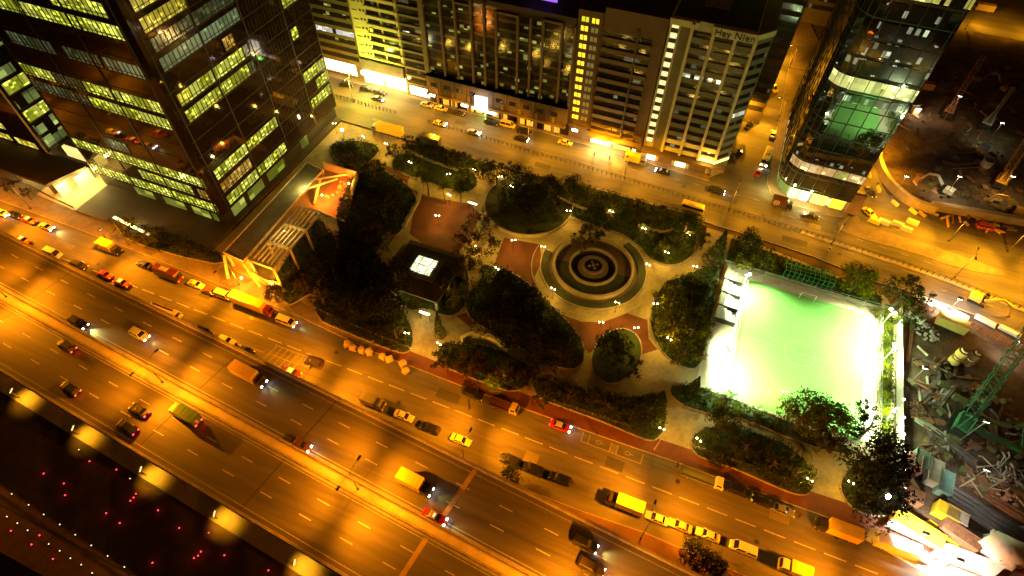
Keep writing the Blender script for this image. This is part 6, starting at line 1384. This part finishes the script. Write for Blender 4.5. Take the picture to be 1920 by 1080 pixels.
for px, py, rz, m, lab, L in CT: container(px, py, rz, m, lab, L, 2.1 if L > 3 else 1.6, 2.2)
point('hut_light', [o for o in bpy.data.objects if o.get('label','').startswith('small brightly lit hut')][0], (0,-1.6,2.4), 900, (1,.75,.4), .2)
# hoarding between park and yard
rl = empty('site_hoarding', (48.2,76,0), 0, 'tall white hoarding between the pitch and the construction yard with small lamps on top', 'hoarding')
hm = mat('white_hoarding', (.6,.6,.58), (.5,.5,.48), 1, .6)
for i in range(15): W(MB().box(48.1,48.25,54.2+i*3.05,57.15+i*3.05,.05,2.4), 'hoarding_panel', hm, rl)
for i, y in enumerate((55,58,61.5,65,68.5,72,76)):
    W(MB().blob((48.15,y,2.65),.2,8), 'lamp', emit('hoarding_lamp',(1,.97,.8),18), rl, True)
# floodlit road works at the lower right
pw = mat('white_works_panel', (.72,.7,.68), (.6,.58,.55), .6, .6)
WP = [([(1625,1003),(1742,1058),(1735,1040),(1640,985)],2.2,'long white works shelter roof nearest the street'),([(1660,985),(1760,1030),(1775,1010),(1680,965)],1.6,'white works panel behind the nearest shelter'),([(1740,1040),(1860,1085),(1890,1060),(1775,1018)],1.5,'white works panel at the bottom edge'),([(1835,1015),(1870,995),(1935,1025),(1930,1060),(1880,1050)],2.6,'bulging white tarpaulin at the right edge of the works')]
for pts, h, lab in WP:
    w_ = GP(pts, h); mb = MB(); mb.prism(w_, h-.25 if 'tarp' not in lab else .3, h, True)
    if 'tarp' in lab:
        c = (sum(p[0] for p in w_)/5, sum(p[1] for p in w_)/5); mb.blob((c[0],c[1],h-1.2),2.6,20,.5,.3)
    t = empty('works_shelter', (w_[0][0],w_[0][1],0), 0, lab, 'shelter'); W(mb, 'cover', pw, t, 'tarp' in lab)
    g = MB()
    for p in w_: g.tube((p[0],p[1],0),(p[0],p[1],h-.2),.08)
    W(g, 'support', grey_metal, t)
struct('works_floor', MB().prism(GP([(1622,1012),(1660,962),(1800,980),(1950,985),(1990,1150),(1800,1110)]), -.05, .1), mat('works_concrete',(.5,.46,.4),(.36,.32,.28),.5))
def wflood(px, py, P, lab, h=7, aim=None, c=(1,.9,.7)):
    x, y = G(px, py, h); t = empty('works_floodlight', (x,y,0), 0, lab, 'floodlight'); MB().tube((0,0,0),(0,0,h),.09).build('mast', grey_metal, t); MB().box(-.5,.5,-.2,.2,h,h+.35).build('lamp_housing', grey_metal, t); MB().box(-.45,.45,-.18,.18,h-.06,h-.01).build('lamp_glass', emit('floodlight_glass',(.95,1,.85),40), t)
    spot('works_beam', t, (0,0,h-.1), P, c, 118, .8, .25, aim=(1.5,2,0))
wflood(1735,1000,52000,'work floodlight above the white shelters at the lower right'); wflood(1800,1050,42000,'work floodlight by the bulging tarpaulin'); wflood(1850,880,3400,'work floodlight over the heap of bent steel', 8)
wflood(1800,560,34000,'work floodlight over the bright road works by the upper street', 6); wflood(1915,640,4500,'work floodlight at the right edge by the crane banner', 6); wflood(1735,690,900,'weak work lamp in the yard beside the hoarding', 7, None, (1,.85,.55)); wflood(1800,330,7000,'work lamp beside the white excavator', 8, None, (1,.85,.45)); wflood(1700,330,4000,'work lamp behind the curved excavation wall', 8, None, (1,.6,.2)); wflood(1900,330,7000,'work lamp at the foot of the yellow crane boom', 8, None, (1,.55,.12)); wflood(1850,790,700,'work lamp behind the green crane', 9, None, (.9,1,.75))
wflood(1800,180,2600,'dim work lamp deep inside the excavation', 9, None, (1,.55,.2)); wflood(1880,230,2600,'work lamp by the pale green-lit crane', 8, None, (.9,.9,.45))
# bright road works along the upper street
for i, (px, py, L) in enumerate([(1735,560,4),(1765,572,5),(1795,585,5),(1850,600,4),(1900,622,5)]):
    o = MB().fbox(-L/2,L/2,-.7,.7,0,.5,-L/2+.2,L/2-.2,-.5,.5).build('road_plate_stack', pw); at(o, px, py, .02, -.35, '%s white steel plate stack from the left along the bright upper street works' % ORD[i], 'plate', 'white plates along the upper street works')
rail('works_fence', [G(1712,575),G(1780,600),G(1850,630),G(1925,665)], 1.8, 'dark fence between the yard and the bright upper street works', 'fence', 1.6, osteel, 3, .06, .5)
# stacks of steel
def stack(px, py, rz, n, L, m, label, name='steel_pile_stack', dz=.3):
    t = empty(name)
    for i in range(n): MB().box(-L/2+random.uniform(-.3,.3),L/2+random.uniform(-.3,.3),-n*.22+i*.44,-n*.22+i*.44+.34,.1,.4+.12*(i%2)).build('sheet_pile', m, t)
    return at(t, px, py, .1, rz, label, 'steel stack')
random.seed(8)
stack(1862,975,-.33,9,13,mat('grey_steel',(.2,.19,.2),(.12,.11,.12),1,metal=.5,world=False),'large stack of long grey sheet piles at the right of the yard'); stack(1885,948,-.33,4,9,osteel,'narrow stack of rusty beams above the large grey stack'); stack(1700,640,1.45,5,10,osteel,'stack of dark beams along the hoarding in the far corner of the yard'); stack(1790,838,-.5,4,8,mat('grey_steel',(.2,.19,.2)),'stack of grey beams below the green crane'); stack(1745,800,-.4,3,5,wsteel,'pale stack of formwork beams left of the green crane'); stack(1770,1000,-.35,4,5,mat('bright_yellow_sheet',(.85,.65,.02)),'stack of brilliant yellow beams before the white shelters')
stack(1770,740,1.1,4,6,wsteel,'stack of white trusses in the middle of the yard'); stack(1745,730,1.1,3,6,mat('grey_steel',(.2,.19,.2)),'grey frame stack left of the white trusses')
# loose pieces
random.seed(12)
def scatter(n, poly, kinds, label, group, zr=(.2,.5), sc=1.0, name='steel_beam', cat='beam'):
    xs_ = [p[0] for p in poly]; ys_ = [p[1] for p in poly]; protos = []; k = 0
    while k < n:
        p = (random.uniform(min(xs_),max(xs_)), random.uniform(min(ys_),max(ys_)))
        if not inside(p, poly): continue
        i = k % len(kinds)
        if k < len(kinds): o = kinds[i](); protos.append(o)
        else: o = protos[i].copy(); COL.objects.link(o)
        o.location = (p[0],p[1],random.uniform(*zr)); o.rotation_euler = (random.uniform(-.15,.15),random.uniform(-.15,.15),random.uniform(0,3.14)); q = random.uniform(.7,1.4)*sc; o.scale = (q,1,1); tag(o, label, cat, group); k += 1
def kb(L, w_, m, nm='steel_beam'):
    def f():
        b = MB(); b.box(-L/2,L/2,-w_/2,w_/2,-.02,.04); b.box(-L/2,L/2,-.03,.03,.04,.28); b.box(-L/2,L/2,-w_/2,w_/2,.28,.34); return b.build(nm, m)
    return f
def kt(L, r, m, nm='scaffold_tube'):
    def f():
        b = MB(); b.tube((-L/2,0,0),(L/2,0,.1),r,6); b.tube((L/2,0,.1),(L/2+.5,.6,.3),r,6); return b.build(nm, m)
    return f
heap = GP([(1800,885),(1850,870),(1930,860),(1960,960),(1880,935),(1800,915)])
scatter(52, heap, [kt(3.2,.09,wsteel),kt(4.2,.12,wsteel),kt(2.4,.1,mat('grey_steel',(.2,.19,.2))),kt(3.6,.08,osteel),kt(3,.14,wsteel)], 'bent pale tube in the tangled floodlit heap of the yard', 'tubes of the tangled heap', (.4,1.6), 1, 'scaffold_tube', 'tube')
yard = GP([(1700,640),(1800,700),(1900,760),(1925,860),(1800,870),(1740,850),(1705,760)])
scatter(40, yard, [kb(3,.3,wsteel),kb(2.4,.25,osteel),kb(4,.3,osteel),kb(2,.4,mat('grey_steel',(.2,.19,.2)))], 'loose steel beam lying on the mud of the yard by the hoarding', 'beams on the mud of the yard')
exc = GP([(1660,220),(1760,140),(1900,130),(1960,240),(1900,330),(1760,380),(1700,350),(1655,290)])
scatter(44, exc, [kb(3,.3,osteel),kb(2.2,.3,wsteel),kb(4,.35,osteel),kb(1.6,.5,mat('grey_steel',(.2,.19,.2)))], 'loose beam lying on the dark earth of the excavation', 'beams on the earth of the excavation')
ff = GP([(1720,400),(1900,415),(1925,440),(1860,435),(1740,415)])
scatter(22, ff, [kb(2.4,.4,osteel),kb(1.8,.5,con2),kb(2.6,.3,ysteel)], 'short beam in the material strip in front of the excavation wall', 'beams before the excavation wall')
def rubble(px, py, R_, m, label, h=.8, seed=0):
    random.seed(seed); mb = MB()
    for i in range(60):
        a, r = random.uniform(0,6.28), R_*math.sqrt(random.random()); z = h*(1-(r/R_)**1.5); mb.blob((r*math.cos(a),r*math.sin(a),z*.7),random.uniform(.2,.5)*R_*.35,6,.7,.3)
    return at(mb.build('rubble_mound', m), px, py, .1, 0, label, 'mound')
exc2 = GP([(1780,360),(1900,340),(1925,400),(1800,395)])
def kbar():
    b = MB(); b.tube((0,0,0),(0,0,.85),.3,10); b.tube((0,0,.3),(0,0,.34),.32,10); return b.build('oil_drum', mat('blue_drum',(.1,.06,.04),(.06,.035,.025),1,world=False))
def kpal():
    b = MB()
    for i in range(5): b.box(-.6,.6,-.5+i*.22,-.36+i*.22,.1,.14)
    for i in range(3): b.box(-.6+i*.54,-.48+i*.54,-.5,.52,0,.1)
    return b.build('pallet', mat('pallet_wood',(.16,.1,.055),(.1,.065,.035),2,world=False))
def kgen():
    b = MB(); b.fbox(-.9,.9,-.5,.5,.15,1.1,-.8,.8,-.45,.45); b.tube((.4,0,1.1),(.4,0,1.5),.06,6); b.box(-.95,-.9,-.4,.4,.2,.9); return b.build('generator', paint('olive'))
def kplate():
    b = MB(); b.box(-1.2,1.2,-.7,.7,0,.05); b.box(-1.1,1.1,-.6,.6,.05,.1); return b.build('steel_plate', osteel)
for area, wh in ((yard,'yard'),(exc,'excavation'),(heap,'steel heap'),(exc2,'bank beside the yellow crane')):
    nn = 26 if wh in ('yard','excavation') else 12
    scatter(nn, area, [kbar], 'small dark drum standing in the '+wh, 'drums in the '+wh, (.2,.3), 1, 'oil_drum', 'drum')
    scatter(nn, area, [kpal], 'wooden pallet lying in the '+wh, 'pallets in the '+wh, (.3,.6), 1, 'pallet', 'pallet')
    scatter(nn//2, area, [kgen], 'small tan generator set standing in the '+wh, 'generators in the '+wh, (.2,.3), 1, 'generator', 'generator')
    scatter(nn, area, [kplate], 'rusty steel plate lying in the '+wh, 'plates in the '+wh, (.3,.7), 1, 'steel_plate', 'plate')
rubble(1768,848,3,mud,'round heap of earth above the cream container',1.6,1); rubble(1740,620,2.4,wsteel,'pale rubble mound in the far corner of the yard',.9,2); rubble(1720,765,2,osteel,'rusty scrap mound by the hoarding',.9,3); rubble(1880,920,3,mat('pink_rubble',(.45,.3,.24),(.3,.2,.15),1,world=False),'pinkish rubble mound below the tangled heap',.8,4); rubble(1860,375,3,mud,'earth mound right of the white excavator',1.2,5); rubble(1730,375,2.6,mud,'earth mound left of the white excavator',1.1,6)
bpy.context.view_layer.update()
